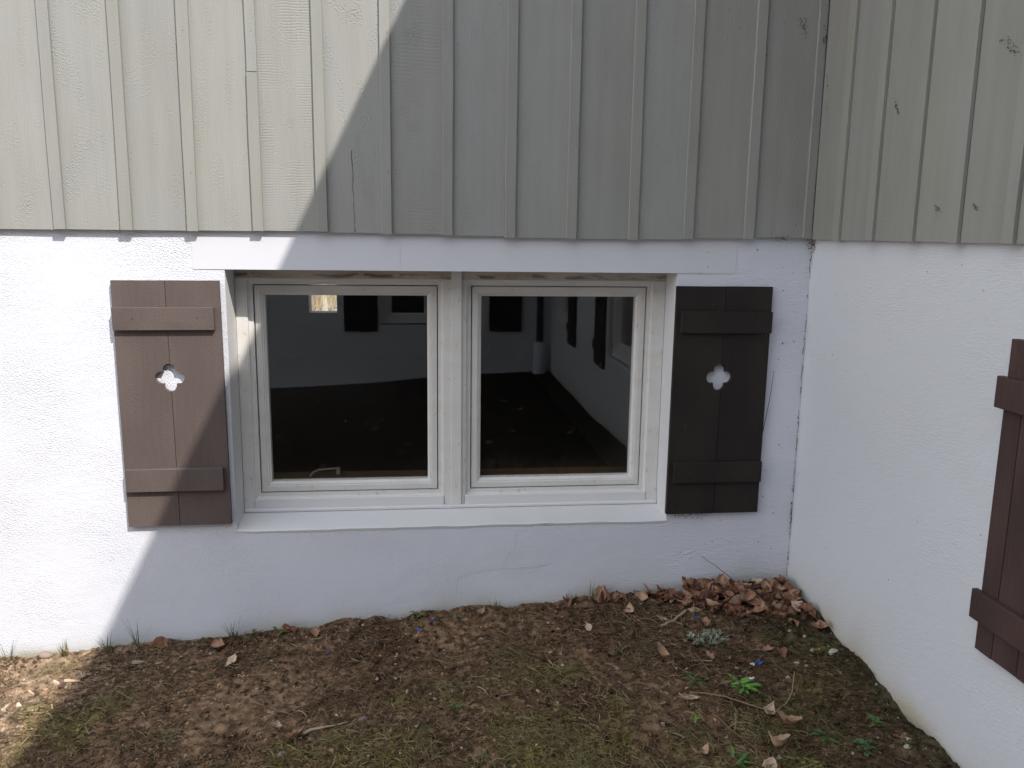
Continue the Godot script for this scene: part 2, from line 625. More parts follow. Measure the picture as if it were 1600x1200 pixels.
func build_house():
	house = thing("house", "white plastered house with grey-green vertical board siding above, folding round an inside corner", "house")
	var top := 2.05
	# wall with the window
	var us := lines(-6.0, XC, -1.7, XC, 0.022, 0.3, [HX0, HX1])
	var vs := lines(-1.75, top, -1.5, 0.02, 0.022, 0.3, [HY0, HY1])
	var w := part("plaster_wall", plaster_sheet(us, vs, [[HX0, HX1, HY0, HY1]], 0.32, stain_front, Vector2(1.0 / 2.765, 1.0 / 1.843), 1.449 / 2.765), M.plaster, house, Vector3(0, H, 0))
	tag(w, "white plaster wall around the double window, left end in sunlight")
	# side wall: u runs along +z, outwards is -x
	us = lines(0.0, W3_Z, 0.0, 2.2, 0.03, 0.25, [W2_WIN[0], W2_WIN[1], W2_WIN_B[0], W2_WIN_B[1]])
	vs = lines(-1.75, top, -1.5, 0.02, 0.03, 0.3, [W2_WIN[2], W2_WIN[3]])
	var holes := [W2_WIN, W2_WIN_B]
	w = part("plaster_wall", plaster_sheet(us, vs, holes, 0.32, stain_side, Vector2(1.0 / 1.843, 1.0 / 1.843)), M.plaster_side, house)
	w.transform = Transform3D(Basis(Vector3(0, 0, 1), Vector3(0, 1, 0), Vector3(-1, 0, 0)), Vector3(XC, H, 0))
	tag(w, "shaded white plaster side wall running towards the viewer")
	# the wall across the courtyard, facing back
	us = lines(-XC, 6.0, -XC, -XC, 0.3, 0.3, [W3_WIN[0], W3_WIN[1]])
	vs = lines(-1.9, top, -1.5, -1.5, 0.3, 0.3, [W3_WIN[2], W3_WIN[3]])
	w = part("plaster_wall", plaster_sheet(us, vs, [W3_WIN], 0.32, func(u, v): return plain_stain(u, v), Vector2(1.0 / 1.843, 1.0 / 1.843)), M.plaster_side, house, Vector3(0, H, W3_Z))
	w.rotation.y = PI
	# smooth lintel boards above the window
	uvs = 1.0
	part("header_board", span(-0.695, -0.0559, -0.1228, 0.01, -0.004, 0.0022, 0.0002), M.header, house, Vector3(0, H, 0))
	part("header_board", span(-0.0555, 1.053, -0.1229, 0.01, -0.004, 0.0020, 0.0002), M.header, house, Vector3(0, H, 0))
	build_siding(top)
	build_window(house, Transform3D(Basis.IDENTITY, Vector3(0, H, 0)), HX0, HX1, -0.952, HY1, HY0, true)
	build_window(house, Transform3D(Basis(Vector3.UP, -PI / 2), Vector3(XC, H, 0)), W2_WIN[0], W2_WIN[1], W2_WIN[2] + 0.036, W2_WIN[3], W2_WIN[2], false)
	build_window(house, Transform3D(Basis(Vector3.UP, -PI / 2), Vector3(XC, H, 0)), W2_WIN_B[0], W2_WIN_B[1], W2_WIN_B[2] + 0.036, W2_WIN_B[3], W2_WIN_B[2], false)
	build_window(house, Transform3D(Basis(Vector3.UP, PI), Vector3(0, H, W3_Z)), W3_WIN[0], W3_WIN[1], W3_WIN[2] + 0.036, W3_WIN[3], W3_WIN[2], false)
	build_rooms(top)

func siding_board(parent: Node, xf: Transform3D, x0: float, x1: float, yb: float, yt: float, z0: float, z1: float, m: Material, called: String, tilt := 0.0):
	uvs = 1.0 / 0.192
	uvo = Vector2(rng.randf(), 0)
	var st := begin()
	var w := x1 - x0
	# uv by hand: across the board 0..1, up it by 1.024 m
	var uy := rng.randf_range(0.78, 0.97)   # keeps the texture's ends away from the lower part of the wall
	var b := 0.0013 if x1 - x0 < 0.1 else 0.0025
	var hx := w / 2
	var rows := 7
	var prof := [Vector2(-hx, z0), Vector2(-hx, z1 - b), Vector2(-hx + b, z1), Vector2(hx - b, z1), Vector2(hx, z1 - b), Vector2(hx, z0)]
	var wob := rng.randf() * 100.0
	var rough_edge := 0.0012
	var ys := []
	for k in rows + 1: ys.append(lerpf(yb, yt, float(k) / rows) if yt - yb < 1.2 else yb + (yt - yb) * pow(float(k) / rows, 1.7))
	var ptat := func(p: Vector2, y: float) -> Vector3:
		var dx := rough_edge * n2(wob + signf(p.x) * 30, y * 80.0) + tilt * (y - yb)
		return Vector3(p.x + dx, y, p.y)
	for k in rows:
		for q in prof.size() - 1:
			var a: Vector2 = prof[q]
			var c: Vector2 = prof[q + 1]
			var pa: Vector3 = ptat.call(a, ys[k])
			var pb: Vector3 = ptat.call(c, ys[k])
			var pc: Vector3 = ptat.call(c, ys[k + 1])
			var pd: Vector3 = ptat.call(a, ys[k + 1])
			var n := Vector3(-(c.y - a.y), 0, c.x - a.x)
			n = Vector3((a.y - c.y), 0, (c.x - a.x)).normalized()
			for t in [[pa, pd, pc], [pa, pc, pb]]:
				for p in t:
					st.set_normal(n)
					st.set_uv(Vector2((p.x + hx) / 0.192 * (1.0 if w > 0.1 else 2.0), uy - p.y / 1.024))
					st.add_vertex(p)
	quad(st, Vector3(-hx, yb, z0), Vector3(hx, yb, z0), Vector3(hx, yb, z1 - 0.001), Vector3(-hx, yb, z1 - 0.001), Vector3.DOWN)
	uvs = 1.0
	uvo = Vector2.ZERO
	var own: StandardMaterial3D = m.duplicate()
	var tint := rng.randf_range(0.955, 1.0)
	own.albedo_color = Color(m.albedo_color.r * tint, m.albedo_color.g * tint, m.albedo_color.b * tint * rng.randf_range(0.98, 1.0))
	var o := part(called, done(st), own, parent)
	o.transform = xf * Transform3D(Basis.IDENTITY, Vector3((x0 + x1) / 2, 0, 0))
	return o

func build_siding(top: float):
	var xf := Transform3D(Basis.IDENTITY, Vector3(0, H, 0))
	var bl := [-1.085, -0.893, -0.700, -0.505, -0.311, -0.113, 0.077, 0.275, 0.472, 0.676, 0.860, 1.065]
	var wd := [0.034, 0.034, 0.034, 0.033, 0.034, 0.033, 0.033, 0.034, 0.034, 0.034, 0.034, 0.034]
	for k in 20:
		bl.push_front(bl[0] - 0.194 - rng.randf_range(-0.004, 0.004))
		wd.push_front(0.034)
	var bxs := [-1.3, -1.085, -0.893, -0.7, -0.505, -0.311, -0.113, 0.11, 0.308, 0.506, 0.71, 0.893, 1.099, 1.3]
	var bys := [-0.007, -0.006, -0.004, -0.005, -0.002, -0.003, -0.007, -0.008, -0.013, -0.014, -0.014, -0.009, -0.005, -0.002]
	var order := [0, 3, 4, 0, 2, 1, 5, 3, 0, 4, 3, 0, 4]
	for k in bl.size():
		var x0: float = bl[k] + wd[k] / 2 + 0.002
		var x1: float = (bl[k + 1] + wd[k + 1] / 2 - 0.002) if k + 1 < bl.size() else XC - 0.02
		var yb := interp((x0 + x1) / 2, bxs, bys)
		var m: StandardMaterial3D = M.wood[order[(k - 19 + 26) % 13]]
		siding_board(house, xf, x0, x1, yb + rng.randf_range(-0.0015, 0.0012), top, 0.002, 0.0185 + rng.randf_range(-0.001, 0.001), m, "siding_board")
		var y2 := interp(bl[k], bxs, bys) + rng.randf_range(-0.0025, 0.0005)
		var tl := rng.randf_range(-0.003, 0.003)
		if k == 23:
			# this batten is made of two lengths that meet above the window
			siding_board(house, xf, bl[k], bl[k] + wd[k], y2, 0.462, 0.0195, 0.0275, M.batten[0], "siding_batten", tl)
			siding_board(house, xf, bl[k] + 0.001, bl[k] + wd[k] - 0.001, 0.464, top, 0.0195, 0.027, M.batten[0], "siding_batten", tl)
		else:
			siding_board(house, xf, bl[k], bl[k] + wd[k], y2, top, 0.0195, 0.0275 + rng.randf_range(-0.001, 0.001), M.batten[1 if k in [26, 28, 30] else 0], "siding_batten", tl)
	# strip that closes the corner
	siding_board(house, xf, 1.268, XC - 0.019, -0.004, top, 0.0195, 0.028, M.batten[0], "siding_batten")
	# side wall: its local x runs along +z
	xf = Transform3D(Basis(Vector3(0, 0, 1), Vector3(0, 1, 0), Vector3(-1, 0, 0)), Vector3(XC, H, 0))
	var ends := [0.222, 0.416, 0.614, 0.800, 0.992]
	while ends[-1] < W3_Z - 0.25: ends.append(ends[-1] + 0.193 + rng.randf_range(-0.005, 0.005))
	var prev := 0.030
	for k in ends.size():
		var e: float = ends[k]
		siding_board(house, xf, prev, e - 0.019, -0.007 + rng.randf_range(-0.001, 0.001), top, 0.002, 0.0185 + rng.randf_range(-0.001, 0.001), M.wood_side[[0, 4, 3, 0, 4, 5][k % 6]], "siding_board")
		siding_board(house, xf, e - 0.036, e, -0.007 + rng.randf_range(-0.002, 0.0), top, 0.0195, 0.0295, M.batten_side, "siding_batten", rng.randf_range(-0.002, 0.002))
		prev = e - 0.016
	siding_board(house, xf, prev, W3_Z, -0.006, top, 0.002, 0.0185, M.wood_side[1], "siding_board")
	# the wall across the courtyard
	xf = Transform3D(Basis(Vector3.UP, PI), Vector3(0, H, W3_Z))
	var x := -XC + 0.02
	for k in 36:
		siding_board(house, xf, x, x + 0.19, -0.006, top, 0.002, 0.0185, M.wood[k % 6], "siding_board")
		siding_board(house, xf, x + 0.175, x + 0.209, -0.006, top, 0.0195, 0.029, M.batten[0], "siding_batten")
		x += 0.194

func build_window(parent: Node, xf: Transform3D, x0: float, x1: float, y0: float, y1: float, yfront: float, main: bool):
	# local axes: x right as seen from outside, y up, z out; the side wall's windows come with x along +z
	if xf.basis.z.x < -0.5: xf = Transform3D(Basis(Vector3(0, 0, 1), Vector3(0, 1, 0), Vector3(-1, 0, 0)), xf.origin)
	var o := Node3D.new()
	var seen: Dictionary = parent.get_meta("_seen", {})
	if seen.has("window"):
		seen["window"] += 1
		o.name = "window_%03d" % seen["window"]
	else:
		seen["window"] = 0
		o.name = "window"
	parent.set_meta("_seen", seen)
	parent.add_child(o)
	o.transform = xf
	if main: tag(o, "white double casement window set deep in the plaster wall between two brown shutters")
	uvs = 1.0 / 0.5
	var zc := -0.127
	# reveals and sloped sill
	var st := begin()
	quad(st, Vector3(x0, yfront, 0.0), Vector3(x0, yfront, -0.32), Vector3(x0, y1, -0.32), Vector3(x0, y1, 0.0), Vector3(1, 0, 0))
	quad(st, Vector3(x1, yfront, 0.0), Vector3(x1, yfront, -0.32), Vector3(x1, y1, -0.32), Vector3(x1, y1, 0.0), Vector3(-1, 0, 0))
	quad(st, Vector3(x0, y1, 0.0), Vector3(x0, y1, -0.32), Vector3(x1, y1, -0.32), Vector3(x1, y1, 0.0), Vector3(0, -1, 0))
	part("reveal", done(st), M.sill, o)
	st = begin()
	var zf := 0.003
	var n := 24
	var front := []
	for k in n + 1:
		var x := lerpf(x0 - 0.002, x1 + 0.002, float(k) / n)
		front.append(Vector3(x, yfront + 0.008 + 0.0025 * n2(x * 130, 8.0), zf))
	for k in n:
		var a: Vector3 = front[k]
		var b: Vector3 = front[k + 1]
		var ax := clampf(a.x, x0 + 0.001, x1 - 0.001)
		var bx := clampf(b.x, x0 + 0.001, x1 - 0.001)
		quad(st, Vector3(ax, y0 - 0.004, zc - 0.01), Vector3(bx, y0 - 0.004, zc - 0.01), Vector3(b.x, b.y + 0.003, zf - 0.006), Vector3(a.x, a.y + 0.003, zf - 0.006), Vector3(0, 1, 0.3))
		quad(st, Vector3(a.x, a.y + 0.003, zf - 0.006), Vector3(b.x, b.y + 0.003, zf - 0.006), b, a, Vector3(0, 1, 1))
		quad(st, a, b, Vector3(b.x, b.y - 0.009 + 0.003 * n2(b.x * 200, 1.0), 0.0005), Vector3(a.x, a.y - 0.009 + 0.003 * n2(a.x * 200, 1.0), 0.0005), Vector3(0, -0.4, 1))
	quad(st, Vector3(x0, yfront, -0.01), Vector3(x1, yfront, -0.01), Vector3(x1, yfront, -0.32), Vector3(x0, yfront, -0.32), Vector3(0, 1, 0))
	part("sill", done(st), M.sill, o)
	var mid := (x0 + x1) / 2 - 0.0055
	var double_w := (x1 - x0) > 0.9
	var sashes := [[x0 + 0.059, mid - 0.0595], [mid + 0.0595, x1 - 0.066]] if double_w else [[x0 + 0.059, x1 - 0.066]]
	var sy0 := y0 + 0.059
	var sy1 := y1 - 0.057
	var g := 0.024
	# head casing with its mildew
	st = begin()
	uvs = 1.0
	add_box(st, Vector3((x0 + x1) / 2, (sy1 + g + y1) / 2, -0.15), Vector3(x1 - x0 - 0.002, y1 - sy1 - g - 0.001, 0.046), 0.001)
	var head := done(st)
	var arr := head.surface_get_arrays(0)
	var uv: PackedVector2Array = arr[Mesh.ARRAY_TEX_UV]
	var vv: PackedVector3Array = arr[Mesh.ARRAY_VERTEX]
	for k in uv.size(): uv[k] = Vector2((vv[k].x - x0) / (x1 - x0), (y1 - vv[k].y) / 0.05)
	arr[Mesh.ARRAY_TEX_UV] = uv
	var am := ArrayMesh.new()
	am.add_surface_from_arrays(Mesh.PRIMITIVE_TRIANGLES, arr)
	part("head_casing", am, M.head, o)
	uvs = 1.0 / 0.5
	var cb := y0 - 0.003
	var ct := sy1 + g - 0.0005
	part("jamb_casing", span(x0 + 0.001, sashes[0][0] - g, cb, ct, -0.173, zc, 0.0015), M.trim, o)
	part("jamb_casing", span(sashes[-1][1] + g, x1 - 0.001, cb, ct, -0.173, zc, 0.0015), M.trim, o)
	if double_w:
		part("mullion", span(sashes[0][1] + g, sashes[1][0] - g, cb, ct, -0.173, zc, 0.0015), M.trim, o)
		part("mullion_cover", span(mid - 0.012, mid + 0.024, y0 + 0.004, y1 - 0.003, zc + 0.001, zc + 0.0085, 0.0015), M.trim, o)
	for s in sashes:
		part("sill_board", span(s[0] - g + 0.001, s[1] + g - 0.001, cb, sy0 - g + 0.004, -0.173, zc + 0.004, 0.002), M.sill, o)
		st = begin()
		add_ring(st, s[0] - g, s[1] + g, sy0 - g, sy1 + g, [Vector2(0, zc - 0.03), Vector2(0, zc - 0.001), Vector2(0.0035, zc - 0.001), Vector2(0.0055, zc - 0.011), Vector2(0.010, zc - 0.013), Vector2(0.0205, zc - 0.013), Vector2(0.0212, zc - 0.045)])
		part("frame", done(st), M.vinyl, o)
		st = begin()
		add_ring(st, s[0], s[1], sy0, sy1, [Vector2(0, -0.18), Vector2(0, -0.1475), Vector2(0.0015, -0.146), Vector2(0.0195, -0.145), Vector2(0.0205, -0.1485), Vector2(0.0255, -0.149), Vector2(0.0265, -0.152), Vector2(0.033, -0.157), Vector2(0.033, -0.185)])
		part("sash", done(st), M.vinyl, o)
		part("gap_seal", span(s[0] - 0.003, s[1] + 0.003, sy0 - 0.003, sy0 + 0.010, -0.178, -0.170, 0.001), M.gasket, o)
		pane(o, s[0] + 0.032, s[1] - 0.032, sy0 + 0.032, sy1 - 0.032, -0.161)
		pane(o, s[0] + 0.032, s[1] - 0.032, sy0 + 0.032, sy1 - 0.032, -0.177)
	if main:
		st = begin()
		for s in sashes:
			for k in 26:
				var p := Vector3(rng.randf_range(s[0] + 0.05, s[1] - 0.05), lerpf(sy0 + 0.05, sy1 - 0.1, pow(rng.randf(), 1.5)), -0.1606)
				fleck(st, p, Vector3(1, 0, 0), Vector3(0, 1, 0), 0.0005 + 0.0012 * pow(rng.randf(), 3.0))
		part("dust_flecks", done(st), mat(0.35, 0.35, 0.36, 0.9), o).set_meta("kind", "stuff")
	part("sill_lip", span(x0 + 0.002, x1 - 0.002, y0 - 0.006, y0 + 0.006, zc - 0.02, zc + 0.012, 0.003), M.sill, o)
	uvs = 1.0
	part("stool", span(x0 + 0.002, x1 - 0.002, sy0 + 0.012, sy0 + 0.034, -0.27, -0.186, 0.003), M.stool, o)
	if not main:
		# the other windows are set less deep
		for c in o.get_children():
			if not (c.name.begins_with("reveal") or c.name == "sill"): c.position.z += 0.095
	if main:
		st = begin()
		var cy := sy0 + 0.035
		add_tube(st, [Vector3(-0.385, cy, -0.20), Vector3(-0.375, cy + 0.014, -0.205), Vector3(-0.355, cy + 0.022, -0.21), Vector3(-0.305, cy + 0.024, -0.215), Vector3(-0.29, cy + 0.026, -0.215)], 0.0045, 0.004, 8)
		add_box(st, Vector3(-0.288, cy + 0.016, -0.215), Vector3(0.015, 0.028, 0.015), 0.003)
		part("crank_handle", done(st), M.handle, o)

func pane(o: Node, x0: float, x1: float, y0: float, y1: float, z: float):
	var st := begin()
	quad(st, Vector3(x0, y0, z), Vector3(x1, y0, z), Vector3(x1, y1, z), Vector3(x0, y1, z), Vector3(0, 0, 1))
	return part("pane", done(st), M.glass, o)

func slab(a: Vector3, b: Vector3, c: Vector3, d: Vector3, t: float) -> ArrayMesh:
	var st := begin()
	var up := Vector3(0, t, 0)
	var q := [a, b, c, d]
	quad(st, a, b, c, d, Vector3.DOWN)
	quad(st, a + up, b + up, c + up, d + up, Vector3.UP)
	var ctr := (a + b + c + d) / 4
	for k in 4:
		var e := (k + 1) % 4
		quad(st, q[k], q[e], q[e] + up, q[k] + up, (q[k] + q[e]) / 2 - ctr)
	return done(st)

func build_rooms(top: float):
	var ye := 2.05 + H
	var xe := 0.718
	var ze := 0.30
	var z3 := W3_Z - 0.2
	# roofs, each two slopes
	var rz := -2.6
	part("roof", slab(Vector3(-6.4, ye, ze), Vector3(xe + 0.3, ye, ze), Vector3(3.7, ye + 1.55, rz), Vector3(-6.4, ye + 1.55, rz), 0.14), M.roof, house)
	part("roof", slab(Vector3(-6.4, ye, -5.6), Vector3(6.4, ye, -5.6), Vector3(3.7, ye + 1.55, rz), Vector3(-6.4, ye + 1.55, rz), 0.14), M.roof, house)
	part("roof", slab(Vector3(xe, ye, -0.2), Vector3(xe, ye, 5.4), Vector3(3.7, ye + 1.55, 7.6), Vector3(3.7, ye + 1.55, rz), 0.14), M.roof, house)
	part("roof", slab(Vector3(6.4, ye, -5.6), Vector3(6.4, ye, 10.2), Vector3(3.7, ye + 1.55, 7.6), Vector3(3.7, ye + 1.55, rz), 0.14), M.roof, house)
	part("roof", slab(Vector3(-6.4, ye, z3), Vector3(xe + 0.3, ye, z3), Vector3(3.7, ye + 1.55, 7.6), Vector3(-6.4, ye + 1.55, 7.6), 0.14), M.roof, house)
	part("roof", slab(Vector3(-6.4, ye, 10.2), Vector3(6.4, ye, 10.2), Vector3(3.7, ye + 1.55, 7.6), Vector3(-6.4, ye + 1.55, 7.6), 0.14), M.roof, house)
	# soffits
	part("soffit", span(-6.4, xe + 0.3, ye - 0.03, ye - 0.005, 0.03, ze - 0.01, 0.0), M.soffit, house)
	part("soffit", span(xe + 0.01, XC - 0.03, ye - 0.032, ye - 0.006, ze - 0.01, z3 + 0.01, 0.0), M.soffit, house)
	part("soffit", span(-6.4, xe + 0.3, ye - 0.03, ye - 0.005, z3 + 0.01, W3_Z - 0.03, 0.0), M.soffit, house)
	# rooms behind the walls
	var fy := -1.16 + H
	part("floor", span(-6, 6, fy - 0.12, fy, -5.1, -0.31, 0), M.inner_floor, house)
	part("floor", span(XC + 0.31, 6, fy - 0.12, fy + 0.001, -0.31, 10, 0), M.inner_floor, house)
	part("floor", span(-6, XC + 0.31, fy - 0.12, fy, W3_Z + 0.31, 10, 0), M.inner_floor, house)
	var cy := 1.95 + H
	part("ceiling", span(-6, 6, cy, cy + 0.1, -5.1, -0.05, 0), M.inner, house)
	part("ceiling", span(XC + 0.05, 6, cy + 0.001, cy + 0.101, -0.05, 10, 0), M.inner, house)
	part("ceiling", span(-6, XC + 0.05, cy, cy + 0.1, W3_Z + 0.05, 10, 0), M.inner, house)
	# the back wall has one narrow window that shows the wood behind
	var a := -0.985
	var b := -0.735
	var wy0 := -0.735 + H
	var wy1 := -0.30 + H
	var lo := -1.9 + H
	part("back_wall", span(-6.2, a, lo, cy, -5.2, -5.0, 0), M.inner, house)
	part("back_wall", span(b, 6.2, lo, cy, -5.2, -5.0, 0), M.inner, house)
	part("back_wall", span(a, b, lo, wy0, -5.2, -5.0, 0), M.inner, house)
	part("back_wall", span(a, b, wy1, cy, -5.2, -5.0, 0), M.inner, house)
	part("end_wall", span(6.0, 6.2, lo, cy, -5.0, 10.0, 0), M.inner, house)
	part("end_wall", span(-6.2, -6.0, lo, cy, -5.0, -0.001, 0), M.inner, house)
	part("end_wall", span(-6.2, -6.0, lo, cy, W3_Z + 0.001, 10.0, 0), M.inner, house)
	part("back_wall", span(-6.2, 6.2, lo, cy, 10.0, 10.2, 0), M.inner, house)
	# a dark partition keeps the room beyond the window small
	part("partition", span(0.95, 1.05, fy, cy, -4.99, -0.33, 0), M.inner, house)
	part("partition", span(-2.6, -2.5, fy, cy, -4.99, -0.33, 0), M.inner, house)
	# downspout in the far corner of the courtyard
	var d := thing("downspout", "dark downspout with a white sleeve at its foot, in the far corner of the courtyard", "downspout", Vector3(XC - 0.12, ground_base(XC - 0.12, W3_Z - 0.1), W3_Z - 0.11))
	var st := begin()
	add_tube(st, [Vector3(0, 0.28, 0), Vector3(0, 1.5, 0), Vector3(0, 3.6, 0)], 0.035, 0.035, 12)
	part("pipe", done(st), M.pipe, d)
	st = begin()
	add_tube(st, [Vector3(0, -0.02, 0), Vector3(0, 0.32, 0)], 0.06, 0.06, 14)
	part("sleeve", done(st), M.header, d)

# ---------------------------------------------------------------- shutters
func quatrefoil(c: Vector2, r: float, off: float) -> PackedVector2Array:
	var out := PackedVector2Array()
	# one outline round four overlapping discs
	for q in 4:
		var ca := q * PI / 2
		var m := c + Vector2(cos(ca), sin(ca)) * off
		for k in 13:
			var t := ca - 1.95 + 3.9 * k / 12.0
			var p := m + Vector2(cos(t), sin(t)) * r
			out.append(p)
	return out

func plank(poly: PackedVector2Array, z0: float, z1: float) -> ArrayMesh:
	var st := begin()
	var idx := Geometry2D.triangulate_polygon(poly)
	for k in range(0, idx.size(), 3):
		var a := poly[idx[k]]
		var b := poly[idx[k + 1]]
		var c := poly[idx[k + 2]]
		tri(st, Vector3(a.x, a.y, z1), Vector3(b.x, b.y, z1), Vector3(c.x, c.y, z1), Vector3(0, 0, 1))
		tri(st, Vector3(a.x, a.y, z0), Vector3(b.x, b.y, z0), Vector3(c.x, c.y, z0), Vector3(0, 0, -1))
	var cw := Geometry2D.is_polygon_clockwise(poly)
	for k in poly.size():
		var a := poly[k]
		var b := poly[(k + 1) % poly.size()]
		var e := b - a
		var o := Vector3(e.y, -e.x, 0)
		if cw: o = -o
		quad(st, Vector3(a.x, a.y, z0), Vector3(b.x, b.y, z0), Vector3(b.x, b.y, z1), Vector3(a.x, a.y, z1), o)
	return done(st)

# boards: edges along local x from 0; battens: [x0, x1, y0, y1]
func shutter(label: String, xf: Transform3D, edges: Array, hgt: float, battens: Array, foil: Vector2, m: Material, group := "") -> Node3D:
	var o := thing("shutter", label, "shutter", Vector3.ZERO, group)
	o.transform = xf
	uvs = 1.0 / 0.82
	var hole := quatrefoil(foil, 0.0205, 0.0245)
	for k in edges.size() - 1:
		var e0: float = edges[k] + (0.0009 if k > 0 else 0.0)
		var e1: float = edges[k + 1] - (0.0009 if k < edges.size() - 2 else 0.0)
		var j := rng.randf_range(-0.001, 0.001)
		var p := PackedVector2Array([Vector2(e0, 0 + j), Vector2(e1, 0 + j), Vector2(e1, hgt + j), Vector2(e0, hgt + j)])
		var cut := Geometry2D.clip_polygons(p, hole)
		uvo = Vector2(rng.randf_range(0.05, 0.55), -0.01)
		part("board", plank(cut[0] if cut.size() > 0 else p, 0.0015, 0.0185 + rng.randf_range(-0.0006, 0.0006)), m, o)
	for b in battens:
		uvo = Vector2(rng.randf(), rng.randf())
		var st := begin()
		add_box(st, Vector3((b[0] + b[1]) / 2, (b[2] + b[3]) / 2, 0.0198 + 0.008), Vector3(b[1] - b[0], b[3] - b[2], 0.016), 0.0015, Basis(Vector3(0, 0, 1), rng.randf_range(-0.003, 0.003)))
		part("batten", done(st), m, o)
		for t in [0.17, 0.83]:
			st = begin()
			fleck(st, Vector3(lerpf(b[0], b[1], t) + rng.randf_range(-0.01, 0.01), lerpf(b[2], b[3], 0.5 + rng.randf_range(-0.08, 0.08)), 0.0361), Vector3(1, 0, 0), Vector3(0, 1, 0), 0.0026)
			part("nail", done(st), M.nail, o)
	uvs = 1.0
	uvo = Vector2.ZERO
	return o

func build_shutters():
	var yb := -0.949
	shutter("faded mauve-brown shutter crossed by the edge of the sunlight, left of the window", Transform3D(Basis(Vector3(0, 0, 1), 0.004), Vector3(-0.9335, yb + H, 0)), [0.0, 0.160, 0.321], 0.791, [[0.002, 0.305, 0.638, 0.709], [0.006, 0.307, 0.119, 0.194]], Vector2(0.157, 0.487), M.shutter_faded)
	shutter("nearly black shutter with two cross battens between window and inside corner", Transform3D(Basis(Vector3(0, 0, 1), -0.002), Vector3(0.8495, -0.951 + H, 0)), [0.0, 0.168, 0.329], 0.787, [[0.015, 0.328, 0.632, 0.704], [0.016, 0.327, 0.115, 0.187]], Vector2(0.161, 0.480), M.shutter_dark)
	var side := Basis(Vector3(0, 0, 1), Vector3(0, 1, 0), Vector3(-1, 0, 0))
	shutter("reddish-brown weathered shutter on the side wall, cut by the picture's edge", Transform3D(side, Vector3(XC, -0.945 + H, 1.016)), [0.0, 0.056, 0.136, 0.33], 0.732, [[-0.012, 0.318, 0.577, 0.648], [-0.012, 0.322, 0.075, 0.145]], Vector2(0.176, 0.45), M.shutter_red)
	var g := "brown shutters seen only as reflections in the window panes"
	var bt := [[0.01, 0.31, 0.60, 0.67], [0.01, 0.31, 0.11, 0.18]]
	for s in [[2.69, "brown side-wall shutter seen dimly in the second pane, beside the mirrored window there"], [3.8, "brown side-wall shutter seen dimly in the second pane, beside the mirrored downspout"]]:
		shutter(s[1], Transform3D(side, Vector3(XC, -0.94 + H, s[0])), [0.0, 0.16, 0.32], 0.76, bt, Vector2(0.16, 0.46), M.shutter_dark, g)
	var far := Basis(Vector3.UP, PI)
	for s in [[-0.40, "shutter mirrored in the first pane, left of the mirrored window"], [1.02, "shutter mirrored at the upper left of the second pane"], [-1.48, "shutter mirrored at the left edge of the first pane"]]:
		shutter(s[1], Transform3D(far, Vector3(s[0], -0.965 + H, W3_Z)), [0.0, 0.16, 0.32], 0.8, bt, Vector2(0.16, 0.49), M.shutter_dark, g)

# ---------------------------------------------------------------- ground
func soil_color(x: float, z: float) -> Color:
	var a := n2(x * 38 + 11, z * 38)
	var b := n2(x * 150, z * 150 + 70)
	var c := n2(x * 520 + 5, z * 520)
	var col := Color(0.235, 0.151, 0.095).lerp(Color(0.112, 0.070, 0.045), clampf(0.5 + 0.75 * a + 0.4 * b, 0, 1))
	col = col.lerp(Color(0.255, 0.170, 0.110), smooth_patch(x, z) * 0.6)
	# drier and paler at the open end of the yard
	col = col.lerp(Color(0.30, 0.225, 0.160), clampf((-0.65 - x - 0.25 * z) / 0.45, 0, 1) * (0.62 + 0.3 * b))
	# soil grows darker towards the side wall, with algae along its foot
	var side_dark := clampf(1.0 - (XC - x) / 0.62 + 0.5 * a, 0, 1)
	col = col.lerp(Color(0.085, 0.066, 0.042), side_dark * 0.8)
	var alga := exp(-maxf(XC - x, 0.0) / 0.10)
	col = col.lerp(Color(0.062, 0.062, 0.036), clampf(alga, 0, 0.7))
	var ms := moss_at(x, z)
	col = col.lerp(Color(0.190, 0.178, 0.040), ms * clampf(0.55 + 0.6 * b, 0, 1) * 0.7)
	col = col.lerp(Color(0.019, 0.0165, 0.0145), sstep(1.3, 2.2, z) * clampf((x + 4.0) / 2.0, 0, 1) * 0.85)  # far wing's shade and leaf mould painted dark into the courtyard soil
	var k := 0.74 + 0.16 * clampf((-0.5 - x) / 0.5, 0, 1) + 0.50 * c + 0.30 * n2(x * 1400, z * 1400)  # sunlit left soil painted brighter than the shaded rest
	return Color(col.r * k, col.g * k, col.b * k)

